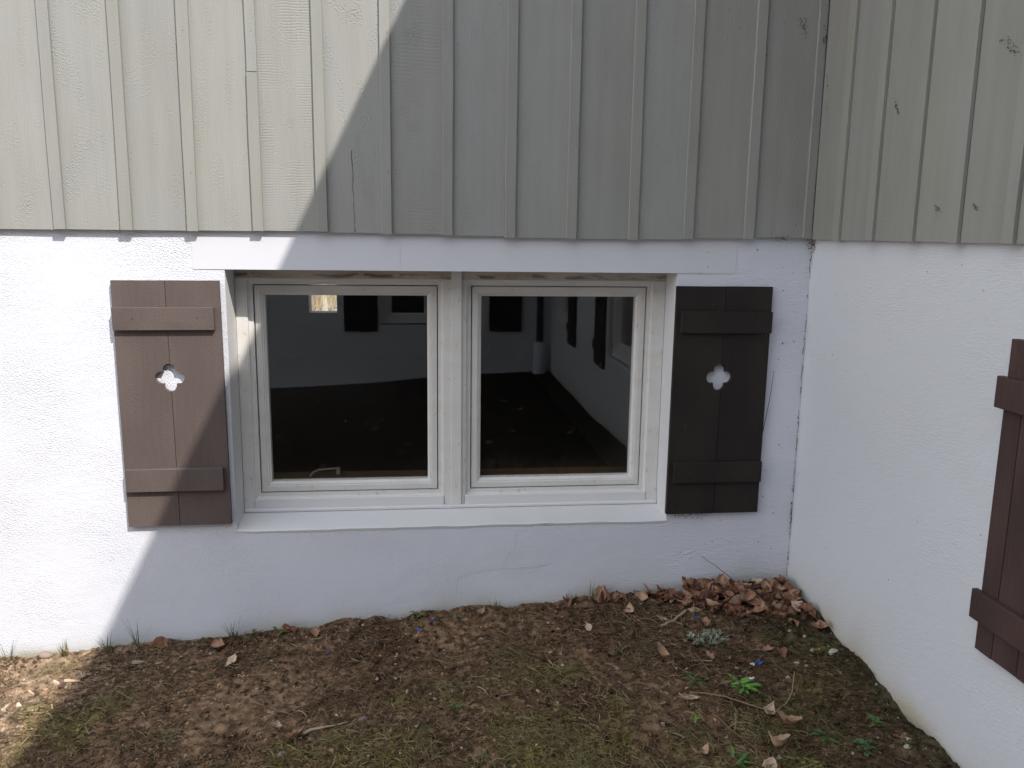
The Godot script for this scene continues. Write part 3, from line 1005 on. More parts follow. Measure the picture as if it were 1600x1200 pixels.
func build_ground():
	var xs := []
	var x := -90.0
	while x < 90.0:
		xs.append(x)
		var ax := absf(x + 0.15)
		x += 0.0095 if (x > -1.75 and x < XC) else (0.05 if ax < 3.0 else (0.5 if ax < 10 else 8.0))
	var zs := []
	var z := -90.0
	while z < 90.0:
		zs.append(z)
		z += 0.0095 if (z > -0.06 and z < 1.25) else (0.05 if (z > -0.4 and z < 3.5) else (0.4 if absf(z) < 10 else 8.0))
	var nx := xs.size()
	var nzz := zs.size()
	var vtx := PackedVector3Array()
	var col := PackedColorArray()
	var uv := PackedVector2Array()
	vtx.resize(nx * nzz)
	col.resize(nx * nzz)
	uv.resize(nx * nzz)
	for j in nzz:
		for i in nx:
			var id := j * nx + i
			var near: bool = xs[i] > -2.5 and xs[i] < XC + 0.1 and zs[j] > -0.2 and zs[j] < 2.0
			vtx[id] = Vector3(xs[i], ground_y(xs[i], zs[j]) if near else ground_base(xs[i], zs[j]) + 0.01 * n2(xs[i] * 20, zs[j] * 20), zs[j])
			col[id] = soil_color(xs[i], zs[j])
			uv[id] = Vector2(xs[i], zs[j]) / 0.42
	var nor := PackedVector3Array()
	nor.resize(nx * nzz)
	for j in nzz:
		for i in nx:
			var a := vtx[j * nx + mini(i + 1, nx - 1)] - vtx[j * nx + maxi(i - 1, 0)]
			var b := vtx[mini(j + 1, nzz - 1) * nx + i] - vtx[maxi(j - 1, 0) * nx + i]
			nor[j * nx + i] = b.cross(a).normalized()
	var idx := PackedInt32Array()
	idx.resize((nx - 1) * (nzz - 1) * 6)
	var q := 0
	for j in nzz - 1:
		for i in nx - 1:
			var a := j * nx + i
			for k in [a, a + 1, a + nx + 1, a, a + nx + 1, a + nx]:
				idx[q] = k
				q += 1
	var arr := []
	arr.resize(Mesh.ARRAY_MAX)
	arr[Mesh.ARRAY_VERTEX] = vtx
	arr[Mesh.ARRAY_NORMAL] = nor
	arr[Mesh.ARRAY_COLOR] = col
	arr[Mesh.ARRAY_TEX_UV] = uv
	arr[Mesh.ARRAY_INDEX] = idx
	var am := ArrayMesh.new()
	am.add_surface_from_arrays(Mesh.PRIMITIVE_TRIANGLES, arr)
	var st := SurfaceTool.new()
	st.create_from(am, 0)
	st.generate_tangents()
	tag(part("ground", st.commit(), M.soil, self), "brown bare soil with mossy patches sloping along the foot of the walls", "ground", "", "structure")
	scatter_stuff()

func many(called: String, label: String, category: String, mesh: Mesh, m: Material, xfs: Array, cols: Array):
	var mm := MultiMesh.new()
	mm.transform_format = MultiMesh.TRANSFORM_3D
	mm.use_colors = true
	mm.mesh = mesh
	mm.instance_count = xfs.size()
	for k in xfs.size():
		mm.set_instance_transform(k, xfs[k])
		mm.set_instance_color(k, cols[k])
	var o := MultiMeshInstance3D.new()
	o.name = numbered(called)
	o.multimesh = mm
	o.material_override = m
	add_child(o)
	tag(o, label, category, "", "stuff")

func lump() -> ArrayMesh:
	var st := begin()
	var base := [Vector3(1, 0, 0), Vector3(-1, 0, 0), Vector3(0, 0.8, 0), Vector3(0, -0.8, 0), Vector3(0, 0, 1), Vector3(0, 0, -1)]
	var pts := []
	for p in base: pts.append(p * rng.randf_range(0.75, 1.2) + Vector3(rng.randf_range(-0.2, 0.2), rng.randf_range(-0.2, 0.2), rng.randf_range(-0.2, 0.2)))
	for a in [0, 1]:
		for b in [2, 3]:
			for c in [4, 5]:
				st.set_color(Color.WHITE)
				tri(st, pts[a], pts[b], pts[c], pts[a] + pts[b] + pts[c])
	return done(st, false)

# a thin bent strand of unit length lying along x
func strand(bend: float, wid: float) -> ArrayMesh:
	var st := begin()
	st.set_color(Color.WHITE)
	var n := 4
	var pts := []
	for k in n + 1:
		var t := float(k) / n
		pts.append(Vector3(t - 0.5, 0.16 * sin(PI * t) * bend, bend * 0.5 * (t - 0.5) * (t - 0.5)))
	for k in n:
		var w0 := wid * (1.0 - 0.5 * float(k) / n)
		var w1 := wid * (1.0 - 0.5 * float(k + 1) / n)
		quad(st, pts[k] + Vector3(0, 0, w0), pts[k + 1] + Vector3(0, 0, w1), pts[k + 1] - Vector3(0, 0, w1), pts[k] - Vector3(0, 0, w0), Vector3.UP)
		quad(st, pts[k] + Vector3(0, w0, 0), pts[k + 1] + Vector3(0, w1, 0), pts[k + 1] - Vector3(0, w1, 0), pts[k] - Vector3(0, w0, 0), Vector3(0, 0, 1))
	return done(st, false)

func place(x: float, z: float, lift := 0.0) -> Vector3:
	return Vector3(x, ground_y(x, z) + lift, z)

func scatter_stuff():
	var xfs := []
	var cols := []
	# crumbs of soil
	for k in 62000:
		var x := rng.randf_range(-1.7, XC - 0.005)
		var z := rng.randf_range(0.004, 1.25)
		if rng.randf() < smooth_patch(x, z) * 0.5: continue
		var s := 0.0013 + 0.0085 * pow(rng.randf(), 5.0)
		var b := Basis.from_euler(Vector3(rng.randf() * TAU, rng.randf() * TAU, rng.randf() * TAU)).scaled(Vector3(s, s * 0.8, s))
		xfs.append(Transform3D(b, place(x, z, s * 0.2)))
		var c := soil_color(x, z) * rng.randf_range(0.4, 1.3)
		if rng.randf() < 0.03: c = Color(0.30, 0.26, 0.21)
		cols.append(Color(c.r, c.g, c.b))
	many("soil_crumbs", "crumbs of brown soil strewn over the ground", "soil", lump(), M.straw, xfs, cols)
	# dead grass and straw, lying in wisps
	for v in 3:
		xfs = []
		cols = []
		for k in 30000:
			var x := rng.randf_range(-1.7, XC - 0.01)
			var z := rng.randf_range(0.01, 1.25)
			var dens := 0.42 + 0.55 * n2(x * 60 + 90, z * 60) + 0.5 * moss_at(x, z)
			if rng.randf() > dens or rng.randf() < smooth_patch(x, z) * 0.6: continue
			var l := rng.randf_range(0.008, 0.040) * (1.0 if rng.randf() < 0.93 else 1.6)
			var wisp := 3.0 * n2(x * 70, z * 70 + 40)
			var b := Basis.from_euler(Vector3(rng.randf_range(-0.5, 0.5), wisp + rng.randf_range(-1.3, 1.3), rng.randf_range(-0.35, 0.35))).scaled(Vector3.ONE * l)
			xfs.append(Transform3D(b, place(x, z, 0.0015 + 0.004 * rng.randf())))
			var c := Color(0.245, 0.170, 0.105).lerp(Color(0.070, 0.045, 0.029), rng.randf())
			if rng.randf() < 0.05: c = Color(0.36, 0.28, 0.19)
			if rng.randf() < moss_at(x, z) * 0.6: c = Color(0.165, 0.150, 0.060).lerp(Color(0.27, 0.235, 0.125), rng.randf())
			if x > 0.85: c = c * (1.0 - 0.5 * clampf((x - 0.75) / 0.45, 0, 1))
			cols.append(Color(c.r, c.g, c.b))
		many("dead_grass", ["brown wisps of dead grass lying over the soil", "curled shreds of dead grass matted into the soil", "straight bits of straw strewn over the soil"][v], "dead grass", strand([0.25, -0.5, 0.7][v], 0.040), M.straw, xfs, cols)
	# tussocks of longer withered blades
	xfs = []
	cols = []
	for c in [[0.20, 0.78], [-0.20, 0.62], [0.33, 0.70], [0.72, 0.78], [1.02, 0.76], [0.55, 0.60], [0.08, 0.45], [-0.72, 0.52], [-0.36, 0.80], [0.42, 0.85], [0.28, 0.33], [-0.9, 0.34], [0.66, 0.36], [-0.1, 0.9], [0.9, 0.84], [0.62, 0.9], [-0.6, 0.75], [0.0, 0.75], [-1.15, 0.1], [0.45, 0.47]]:
		for k in 75:
			var a := rng.randf() * TAU
			var r := 0.045 * sqrt(rng.randf())
			var x: float = c[0] + cos(a) * r * 1.5
			var z: float = c[1] + sin(a) * r
			var l := rng.randf_range(0.020, 0.055)
			xfs.append(Transform3D(Basis.from_euler(Vector3(rng.randf_range(-0.6, 0.6), rng.randf() * TAU, rng.randf_range(0.0, 0.55))).scaled(Vector3.ONE * l), place(x, z, 0.004 + 0.006 * rng.randf())))
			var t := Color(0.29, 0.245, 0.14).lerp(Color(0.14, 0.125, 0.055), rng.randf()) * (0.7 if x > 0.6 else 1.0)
			cols.append(Color(t.r, t.g, t.b))
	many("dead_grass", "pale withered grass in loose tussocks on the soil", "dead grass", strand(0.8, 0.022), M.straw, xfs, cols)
	# moss: dense short blades
	xfs = []
	cols = []
	for k in 100000:
		var x := rng.randf_range(-1.7, XC - 0.01)
		var z := rng.randf_range(0.05, 1.25)
		var ms := moss_at(x, z)
		if rng.randf() > ms * 0.85 * clampf(0.45 + 0.9 * n2(x * 260, z * 260), 0, 1): continue
		var l := rng.randf_range(0.005, 0.013)
		var b := Basis.from_euler(Vector3(rng.randf_range(-0.8, 0.8), rng.randf() * TAU, PI / 2 + rng.randf_range(-0.8, 0.8))).scaled(Vector3.ONE * l)
		xfs.append(Transform3D(b, place(x, z, l * 0.35)))
		var c := Color(0.27, 0.26, 0.055).lerp(Color(0.095, 0.098, 0.034), rng.randf())
		if rng.randf() < 0.15: c = Color(0.27, 0.24, 0.10)
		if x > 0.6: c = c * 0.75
		cols.append(Color(c.r, c.g, c.b))
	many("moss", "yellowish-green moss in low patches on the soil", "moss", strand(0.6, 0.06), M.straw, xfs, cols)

# ---------------------------------------------------------------- dry leaves
var leaf_meshes := []
func leaf_mesh(kind: int, curl: float, fold: float, c0: Color, c1: Color) -> ArrayMesh:
	# unit length along x, width along z, midrib in the middle
	var st := begin()
	var nl := 10
	var nw := 4
	var seed_o := rng.randf() * 500
	var w := func(t: float, s: float) -> float:
		var b := sin(PI * pow(t, 0.8)) * 0.30
		if kind == 1: b *= 1.0 + 0.16 * sin(t * 5.0 * PI + s * 0.3)   # shallow lobes
		if kind == 2: b *= 0.8
		b *= 1.0 + 0.10 * n2(seed_o + t * 60, s * 40)
		return maxf(b, 0.012)
	var P := func(i: int, j: int) -> Vector3:
		var t := float(i) / nl
		var s := float(j - nw) / nw
		var hw: float = w.call(t, signf(s))
		var z := s * hw
		var y := fold * absf(z) * 1.2 + curl * (t - 0.5) * (t - 0.5) * 1.6 + 0.05 * n2(seed_o + t * 45, s * 25)
		y += 0.02 * sin(t * 26.0) * absf(s)
		return Vector3(t - 0.5, y, z)
	for i in nl:
		for j in 2 * nw:
			var q := [P.call(i, j), P.call(i + 1, j), P.call(i + 1, j + 1), P.call(i, j + 1)]
			var n: Vector3 = (q[2] - q[0]).cross(q[3] - q[1])
			if n.y < 0: n = -n
			n = n.normalized()
			for k in [0, 1, 2, 0, 2, 3]:
				var jj: int = j + (1 if k >= 2 else 0)
				var ii: int = i + (1 if (k == 1 or k == 2) else 0)
				var e := absf(float(jj - nw) / nw)
				var c := c0.lerp(c1, clampf(0.4 + 0.7 * n2(seed_o + ii * 9.0, jj * 9.0), 0, 1))
				if jj == nw: c = c.lerp(Color(0.32, 0.22, 0.13), 0.45)
				c = c * (1.0 - 0.25 * e * e)
				st.set_color(Color(c.r, c.g, c.b))
				st.set_normal(n)
				st.set_uv(Vector2(q[k].x, q[k].z))
				st.add_vertex(q[k])
	# stalk
	st.set_color(Color(0.16, 0.09, 0.05))
	var a: Vector3 = P.call(0, nw)
	tri(st, a + Vector3(0, 0, 0.012), a - Vector3(0, 0, 0.012), a + Vector3(-0.22, 0.05, 0.03), Vector3.UP)
	return done(st, false)

func build_leaves():
	var tones := [[Color(0.225, 0.100, 0.060), Color(0.13, 0.056, 0.035)], [Color(0.30, 0.155, 0.098), Color(0.17, 0.080, 0.050)], [Color(0.13, 0.056, 0.038), Color(0.066, 0.031, 0.023)], [Color(0.36, 0.205, 0.130), Color(0.23, 0.108, 0.064)]]
	for k in 12:
		leaf_meshes.append(leaf_mesh([0, 1, 2][k % 3], rng.randf_range(-1.0, 1.4), rng.randf_range(-0.2, 1.3), tones[k % 4][0], tones[k % 4][1]))
	var pale := []
	for k in 6:
		pale.append(leaf_mesh([0, 1, 0][k % 3], rng.randf_range(0.4, 1.5), rng.randf_range(0.2, 1.1), [Color(0.42, 0.285, 0.190), Color(0.35, 0.215, 0.140), Color(0.48, 0.36, 0.27)][k % 3], [Color(0.34, 0.21, 0.14), Color(0.28, 0.165, 0.105), Color(0.40, 0.29, 0.22)][k % 3]))
	# the drift in the corner
	var pile := thing("leaf_pile", "drift of brown dry leaves heaped in the inside corner of the two walls", "leaf pile", Vector3(1.05, ground_base(1.05, 0.1), 0.1))
	var n := 0
	while n < 235:
		var x := rng.randf_range(0.60, XC - 0.012)
		var z := rng.randf_range(0.012, 0.42)
		var reach := interp(x, [0.60, 0.74, 0.80, 0.9, 1.0, 1.1, 1.2, 1.27, 1.30], [0.022, 0.035, 0.09, 0.15, 0.20, 0.22, 0.20, 0.21, 0.36]) + 0.03 * n2(x * 120, 9.0)
		if z > reach: continue
		var depth := 0.030 * (1.0 - sstep(0.25, 1.0, z / reach)) * sstep(0.70, 0.92, x)
		var l := 0.032 + 0.055 * rng.randf()
		var tilt := rng.randf_range(-1.15, 1.15)
		if z < 0.04: tilt *= 0.7
		var o := MeshInstance3D.new()
		o.name = "leaf" if n == 0 else "leaf_%03d" % n
		o.mesh = leaf_meshes[rng.randi() % 12] if rng.randf() < 0.8 else pale[rng.randi() % 6]
		o.material_override = M.leaf_dry
		pile.add_child(o)
		var y := ground_y(x, z) + 0.006 + depth * pow(rng.randf(), 0.6)
		x = minf(x, XC - 0.03 - 0.2 * l)
		z = maxf(z, 0.02 + 0.25 * l)
		o.transform = Transform3D(Basis.from_euler(Vector3(tilt, rng.randf() * TAU, rng.randf_range(-0.6, 0.6))).scaled(Vector3.ONE * l), Vector3(x, y, z) - pile.position)
		n += 1
	# single fallen leaves: x, z, length, pale?, label
	var spots := [
		[-0.597, 0.175, 0.075, 2, "whitish curled leaf on bare soil below the sunlit shutter"],
		[-0.656, 0.055, 0.075, 1, "tan lobed leaf close to the wall below the sunlit shutter"],
		[-0.86, 0.035, 0.10, -2, "purplish-brown crumpled leaf against the wall where the shadow edge meets the soil"],
		[-0.44, 0.03, 0.10, -1, "dark folded leaf standing beside a green sprout at the wall foot"],
		[-0.35, 0.055, 0.06, 1, "small tan leaf at the wall foot under the window's first pane"],
		[-0.341, 0.600, 0.062, 1, "pinkish-tan leaf beside the bleached splinter in the mossy foreground"],
		[-0.39, 0.555, 0.05, 2, "pale rounded leaf just above the bleached splinter"],
		[0.202, 0.052, 0.055, 0, "brown leaf near the wall under the middle of the second pane"],
		[0.551, 0.205, 0.05, 2, "whitish leaf alone on soil in front of the dark shutter"],
		[0.738, 0.403, 0.065, 0, "tan leaf lying on soil in front of the silvery plant"],
		[0.869, 0.444, 0.05, 1, "pale leaf on dark soil just before the silvery plant"],
		[0.96, 0.455, 0.06, -3, "dull brown leaf flat on soil beside the larger blue scrap"],
		[1.072, 0.415, 0.045, 1, "small round tan leaf of a touching pair behind the blue scrap"],
		[1.105, 0.425, 0.06, -2, "dark brown leaf of a touching pair behind the blue scrap"],
		[1.216, 0.275, 0.065, -4, "reddish leaf upright at the front edge of the leaf drift beside the side wall"],
		[0.745, 0.635, 0.075, 2, "cream twisted leaf in front of the bright green weed"],
		[0.94, 0.725, 0.07, 2, "greyish-pink leaf where the two bent twigs meet"],
		[0.707, 0.855, 0.07, 0, "tan-orange pointed leaf near the bottom edge below the cream twisted leaf"],
		[0.899, 0.875, 0.075, 0, "orange-brown triangular leaf on its edge near the bottom of the picture"],
		[0.851, 0.935, 0.075, 2, "pale tan leaf half hidden at the very bottom of the picture"],
		[0.858, 0.86, 0.05, -3, "small rust-brown leaf between the two orange ones at the bottom"],
		[0.965, 0.79, 0.085, 1, "long curled brown leaf trailing below the bent twigs"],
		[0.99, 0.865, 0.07, -3, "grey-brown frayed leaf beside the weeds at the bottom"],
		[1.245, 0.865, 0.09, -4, "rusty leaf wedged against the foot of the side wall"],
		[0.80, 0.185, 0.05, 2, "pale leaf beside the stick at the tip of the leaf drift"],
		[0.70, 0.135, 0.075, 0, "brown leaf alone just before the leaf drift begins"],
		[0.51, 0.03, 0.075, -2, "dark brown leaf at the wall foot left of the leaf drift"],
		[0.93, 0.245, 0.06, 1, "tan leaf just behind the silvery plant"],
	]
	for s in spots:
		var t: int = s[3]
		var mesh: Mesh = pale[t + (3 if rng.randf() < 0.5 else 0)] if t >= 0 else leaf_meshes[(-t - 1) + 4 * (rng.randi() % 3)]
		var o := part("fallen_leaf", mesh, M.leaf_dry, self)
		tag(o, s[4], "leaf", "single fallen leaves on the soil")
		var tl := 0.5 if s[4].contains("upright") or s[4].contains("edge near") or s[4].contains("standing") else 0.2
		o.transform = Transform3D(Basis.from_euler(Vector3(tl + rng.randf_range(-0.25, 0.3), rng.randf() * TAU, rng.randf_range(-0.3, 0.3))).scaled(Vector3.ONE * s[2] * 0.8), place(s[0], s[1], 0.005 + (0.012 if tl > 0.3 else 0.0)))
	# shreds too small to tell apart
	var xfs := []
	var cols := []
	for k in 750:
		var x := rng.randf_range(-1.6, XC - 0.03)
		var z := 0.012 + 1.2 * pow(rng.randf(), 1.6)
		var l := rng.randf_range(0.006, 0.020)
		xfs.append(Transform3D(Basis.from_euler(Vector3(rng.randf_range(-0.5, 0.5), rng.randf() * TAU, rng.randf_range(-0.4, 0.4))).scaled(Vector3.ONE * l), place(x, z, 0.004)))
		var c := Color(0.9, 0.75, 0.62).lerp(Color(1.7, 1.7, 1.6), pow(rng.randf(), 3.0)) * rng.randf_range(0.6, 1.1)
		cols.append(Color(c.r, c.g, c.b))
	many("leaf_crumbs", "tiny shreds of dry leaves strewn over the soil", "leaf litter", leaf_meshes[3], M.leaf_dry, xfs, cols)

	# the courtyard behind the viewer, mirrored in the panes, is littered too
	xfs = []
	cols = []
	for k in 260:
		var x := rng.randf_range(-3.5, XC - 0.06)
		var z := rng.randf_range(1.3, W3_Z - 0.05)
		xfs.append(Transform3D(Basis.from_euler(Vector3(rng.randf_range(-0.4, 0.4), rng.randf() * TAU, rng.randf_range(-0.3, 0.3))).scaled(Vector3.ONE * rng.randf_range(0.04, 0.085)), Vector3(x, ground_base(x, z) + 0.014, z)))
		var c := Color(0.55, 0.62, 0.68) * rng.randf_range(0.2, 1.3)
		cols.append(Color(c.r, c.g, c.b))
	many("leaf_litter", "dry leaves littering the courtyard behind the viewer, mirrored in the panes", "leaf litter", leaf_meshes[3], M.leaf_dry, xfs, cols)

# ---------------------------------------------------------------- plants
func blade(st: SurfaceTool, base: Vector3, dir: Vector3, l: float, w: float, droop: float, c: Color, spoon := 0.0):
	var n := 6
	var side := dir.cross(Vector3.UP)
	side = side.normalized() if side.length() > 0.05 else Vector3(1, 0, 0)
	var prev := []
	var p := base
	var d := dir.normalized()
	for k in n + 1:
		var t := float(k) / n
		var ww := w * (sin(PI * clampf(0.12 + 0.88 * t, 0, 1)) if spoon < 0.5 else (0.25 + 0.75 * sin(PI * pow(t, 1.6)))) if spoon > 0.0 else w * (1.0 - t * t)
		ww = maxf(ww, 0.0003)
		var nn := side.cross(d).normalized()
		if nn.y < 0: nn = -nn
		var cur := [p - side * ww + nn * ww * 0.3, p, p + side * ww + nn * ww * 0.3]
		if k > 0:
			for s in 2:
				st.set_color(Color(c.r, c.g, c.b) * (0.85 if s == 0 else 1.0))
				quad(st, prev[s], prev[s + 1], cur[s + 1], cur[s], nn)
		prev = cur
		p += d * l / n
		d = (d + Vector3(0, -droop / n, 0)).normalized()

func tuft(label: String, x: float, z: float, n: int, l: float, c: Color, called := "grass_tuft", category := "grass tuft", spread := 0.5, group := "grass tufts along the wall foot"):
	var o := thing(called, label, category, place(x, z, -0.004), group)
	var st := begin()
	for k in n:
		var a := rng.randf() * TAU
		var dir := Vector3(cos(a) * rng.randf_range(0.1, spread), 1, maxf(sin(a) * spread, -0.1)).normalized()
		blade(st, Vector3(rng.randf_range(-0.012, 0.012), 0, rng.randf_range(-0.004, 0.010)), dir, l * 1.75 * rng.randf_range(0.55, 1.1), 0.0017, rng.randf_range(0.1, 0.9), c.lerp(Color(0.22, 0.19, 0.09), rng.randf() * 0.35))
	var m := part("blades", done(st, false), M.leaf_green, o)
	m.set_meta("kind", "stuff")

func rosette(called: String, label: String, category: String, x: float, z: float, n: int, l: float, w: float, rise: float, c: Color, leafname := "leaf"):
	var o := thing(called, label, category, place(x, z, -0.002))
	var a0 := rng.randf() * TAU
	for k in n + n / 2:
		var a := a0 + TAU * k / n + rng.randf_range(-0.6, 0.6)
		var st := begin()
		var up := rise * rng.randf_range(0.5, 1.4)
		var ll := l * rng.randf_range(0.4, 0.95)
		blade(st, Vector3(rng.randf_range(-0.3, 0.3) * l, 0, rng.randf_range(-0.3, 0.3) * l), Vector3(cos(a), up, sin(a)), ll, w * rng.randf_range(0.7, 1.1), 0.3 + 0.9 * up, c * rng.randf_range(0.8, 1.5), 0.3)
		part(leafname, done(st, false), M.leaf_green, o)
	return o

func build_plants():
	var g := Color(0.075, 0.095, 0.045)
	tuft("thin green grass tuft at the wall foot just right of the sunlight's edge", -1.02, 0.022, 14, 0.045, g)
	tuft("taller grass tuft with a forked blade, next along the wall foot in shade", -0.925, 0.022, 9, 0.062, g)
	tuft("sparse grass blades at the sunlit end of the wall foot", -1.33, 0.022, 8, 0.05, Color(0.11, 0.12, 0.05))
	tuft("dry bushy grass tuft in sunlight beside the round stone", -1.16, 0.024, 26, 0.034, Color(0.20, 0.17, 0.07))
	tuft("wispy grey-green grass tuft below the first pane's sunlit side", -0.62, 0.02, 16, 0.052, Color(0.09, 0.10, 0.065))
	tuft("low grass wisps at the wall foot under the second pane", 0.26, 0.02, 14, 0.030, g)
	tuft("thin bare grass stalks at the wall foot below the dark shutter", 0.595, 0.02, 7, 0.055, Color(0.10, 0.085, 0.05))
	tuft("dry grass wisps at the wall foot before the leaf drift", 0.52, 0.02, 14, 0.035, Color(0.12, 0.10, 0.06))
	rosette("sprout", "upright spoon-leaved green sprout at the wall foot under the first pane", "sprout", -0.475, 0.022, 3, 0.045, 0.006, 2.2, Color(0.085, 0.13, 0.04))
	rosette("sprout", "small green sprout with bent dark leaf left of the folded leaf", "sprout", -0.56, 0.03, 4, 0.038, 0.005, 1.2, Color(0.08, 0.105, 0.05))
	rosette("sprout", "green sprout with a tall leaf at the wall foot under the window's mullion", "sprout", -0.004, 0.025, 4, 0.05, 0.006, 1.6, Color(0.085, 0.13, 0.045))
	rosette("sprout", "flat green sprout on the soil right of the mullion", "sprout", 0.135, 0.05, 4, 0.04, 0.005, 0.5, Color(0.085, 0.115, 0.05))
	rosette("weed", "bright green leafy weed beside the white paper scrap", "weed", 0.915, 0.590, 26, 0.055, 0.0085, 0.85, Color(0.105, 0.230, 0.045))
	rosette("weed", "low dark green weed spreading just left of the bright one", "weed", 0.80, 0.545, 12, 0.045, 0.006, 0.35, Color(0.055, 0.085, 0.032))
	rosette("weed", "tiny yellow-green weed in front of the cream twisted leaf", "weed", 0.745, 0.70, 7, 0.033, 0.0045, 0.9, Color(0.16, 0.23, 0.05))
	rosette("weed", "small green clover-like weed in the mossy middle foreground", "weed", 0.095, 0.550, 9, 0.026, 0.007, 0.6, Color(0.075, 0.14, 0.04))
	rosette("weed", "dark trailing weed left of the middle foreground moss", "weed", 0.02, 0.63, 12, 0.035, 0.006, 0.3, Color(0.055, 0.095, 0.035))
	rosette("weed", "leafy weed at the bottom beside the frayed leaf", "weed", 1.045, 0.845, 10, 0.05, 0.008, 0.5, Color(0.06, 0.115, 0.035))
	rosette("weed", "broad dark weed with round leaves at the bottom near the side wall", "weed", 1.13, 0.895, 7, 0.05, 0.011, 0.5, Color(0.045, 0.095, 0.04))
	rosette("weed", "pale weed with a bent stalk near the foot of the side wall", "weed", 1.205, 0.80, 8, 0.045, 0.007, 0.6, Color(0.075, 0.13, 0.04))
	rosette("weed", "upright green weed at the bottom between two orange leaves", "weed", 0.80, 0.88, 9, 0.055, 0.006, 1.3, Color(0.07, 0.13, 0.035))
	rosette("weed", "yellow-flecked weed at the very bottom right of the pale tan leaf", "weed", 0.965, 0.935, 9, 0.035, 0.005, 0.8, Color(0.21, 0.25, 0.05))
	# silvery feathery plant in front of the drift
	var o := thing("silvery_plant", "silvery grey-green feathery plant in front of the leaf drift", "plant", place(0.90, 0.325, -0.002))
	for k in 34:
		var a := rng.randf() * TAU
		var rr := sqrt(rng.randf())
		var base := Vector3(cos(a) * 0.062, 0, sin(a) * 0.038) * rr
		base.y = ground_y(0.90 + base.x, 0.325 + base.z) - o.position.y
		var st := begin()
		var tip := Vector3(cos(a) * rr, 0.9, sin(a) * rr).normalized()
		for q in 13:
			var b := rng.randf() * TAU
			var t := rng.randf()
			var d := (tip * 0.9 + Vector3(cos(b), 0.15, sin(b)) * 0.9).normalized()
			blade(st, base + tip * 0.020 * t, d, rng.randf_range(0.009, 0.017), 0.0021, 0.5, Color(0.29, 0.315, 0.225) * rng.randf_range(0.6, 1.2), 0.3)
		part("frond", done(st, false), M.leaf_green, o)

# ---------------------------------------------------------------- sticks, chips, scraps, stones
func stick(called: String, label: String, category: String, pts: Array, r0: float, r1: float, c: Color):
	var st := begin()
	st.set_color(c)
	var ps := []
	for p in pts: ps.append(place(p[0], p[1], p[2] + r0))
	var o0: Vector3 = ps[0]
	var fine := []
	for k in ps.size() - 1:
		for s in 5:
			var t := s / 5.0
			fine.append(ps[k].lerp(ps[k + 1], t) - o0 + Vector3(n2(k * 30.0 + s * 6, r0 * 9000) * r0, n2(k * 21.0 + s * 7, 50) * r0 * 0.6, n2(s * 8.0, k * 30.0) * r0))
	fine.append(ps[-1] - o0)
	add_tube(st, fine, r0, r1, 7)
	var o := part(called, done(st, false), M.straw, self, o0)
	tag(o, label, category)

func chip(label: String, x: float, z: float, s: Vector3, turn: float, c: Color, group := "pale wood chips on the sunlit soil"):
	var st := begin()
	st.set_color(c)
	var b := Basis.from_euler(Vector3(rng.randf_range(-0.15, 0.15), turn, rng.randf_range(-0.15, 0.15)))
	# a split wedge rather than a block
	var h := s * 0.5
	var v := [Vector3(-h.x, -h.y, -h.z * 0.6), Vector3(h.x, -h.y, -h.z * 0.2), Vector3(h.x, -h.y, h.z * 0.5), Vector3(-h.x, -h.y, h.z), Vector3(-h.x * 0.9, h.y, -h.z * 0.4), Vector3(h.x * 0.8, h.y * 0.3, 0), Vector3(h.x * 0.8, h.y * 0.3, h.z * 0.3), Vector3(-h.x * 0.85, h.y, h.z * 0.7)]
	for q in [[0, 1, 2, 3], [4, 5, 6, 7], [0, 1, 5, 4], [1, 2, 6, 5], [2, 3, 7, 6], [3, 0, 4, 7]]:
		var m: Vector3 = (v[q[0]] + v[q[1]] + v[q[2]] + v[q[3]]) / 4
		quad(st, b * v[q[0]], b * v[q[1]], b * v[q[2]], b * v[q[3]], b * m)
	tag(part("wood_chip", done(st, false), M.straw, self, place(x, z, s.y * 0.4 + 0.003)), label, "wood chip", group)

func scrap(called: String, label: String, category: String, x: float, z: float, l: float, c: Color, group := ""):
	var st := begin()
	var n := 5
	var o := rng.randf() * 400
	var P := func(i: int, j: int) -> Vector3:
		var u := float(i) / n - 0.5
		var v := float(j) / n - 0.5
		return Vector3(u * l * (1.0 + 0.3 * n2(o, j * 14.0)), l * (0.22 * n2(u * 40 + o, v * 40) + 0.25 * absf(u)), v * l * 0.75 * (1.0 + 0.4 * n2(i * 13.0, o)))
	for i in n:
		for j in n:
			if (i == 0 or i == n - 1) and (j == 0 or j == n - 1): continue
			st.set_color(c * rng.randf_range(0.85, 1.1))
			quad(st, P.call(i, j), P.call(i + 1, j), P.call(i + 1, j + 1), P.call(i, j + 1), Vector3.UP)
	tag(part(called, done(st, false), M.vcol, self, place(x, z, 0.006)), label, category, group)

func stone(label: String, x: float, z: float, r: float, c: Color):
	var sm := SphereMesh.new()
	sm.radius = 1.0
	sm.height = 2.0
	sm.radial_segments = 14
	sm.rings = 9
	var arr := sm.get_mesh_arrays()
	var v: PackedVector3Array = arr[Mesh.ARRAY_VERTEX]
	var o := rng.randf() * 300
	for k in v.size():
		var p := v[k]
		v[k] = Vector3(p.x * 1.15, p.y * 0.72, p.z * 0.9) * r * (1.0 + 0.22 * nz.get_noise_3d(p.x * 9 + o, p.y * 9, p.z * 9))
	arr[Mesh.ARRAY_VERTEX] = v
	var am := ArrayMesh.new()
	am.add_surface_from_arrays(Mesh.PRIMITIVE_TRIANGLES, arr)
	var st := SurfaceTool.new()
	st.create_from(am, 0)
	st.generate_normals()
	tag(part("stone", st.commit(), mat(c.r, c.g, c.b, 0.85), self, place(x, z, r * 0.3)), label, "stone", "small stones in the soil")

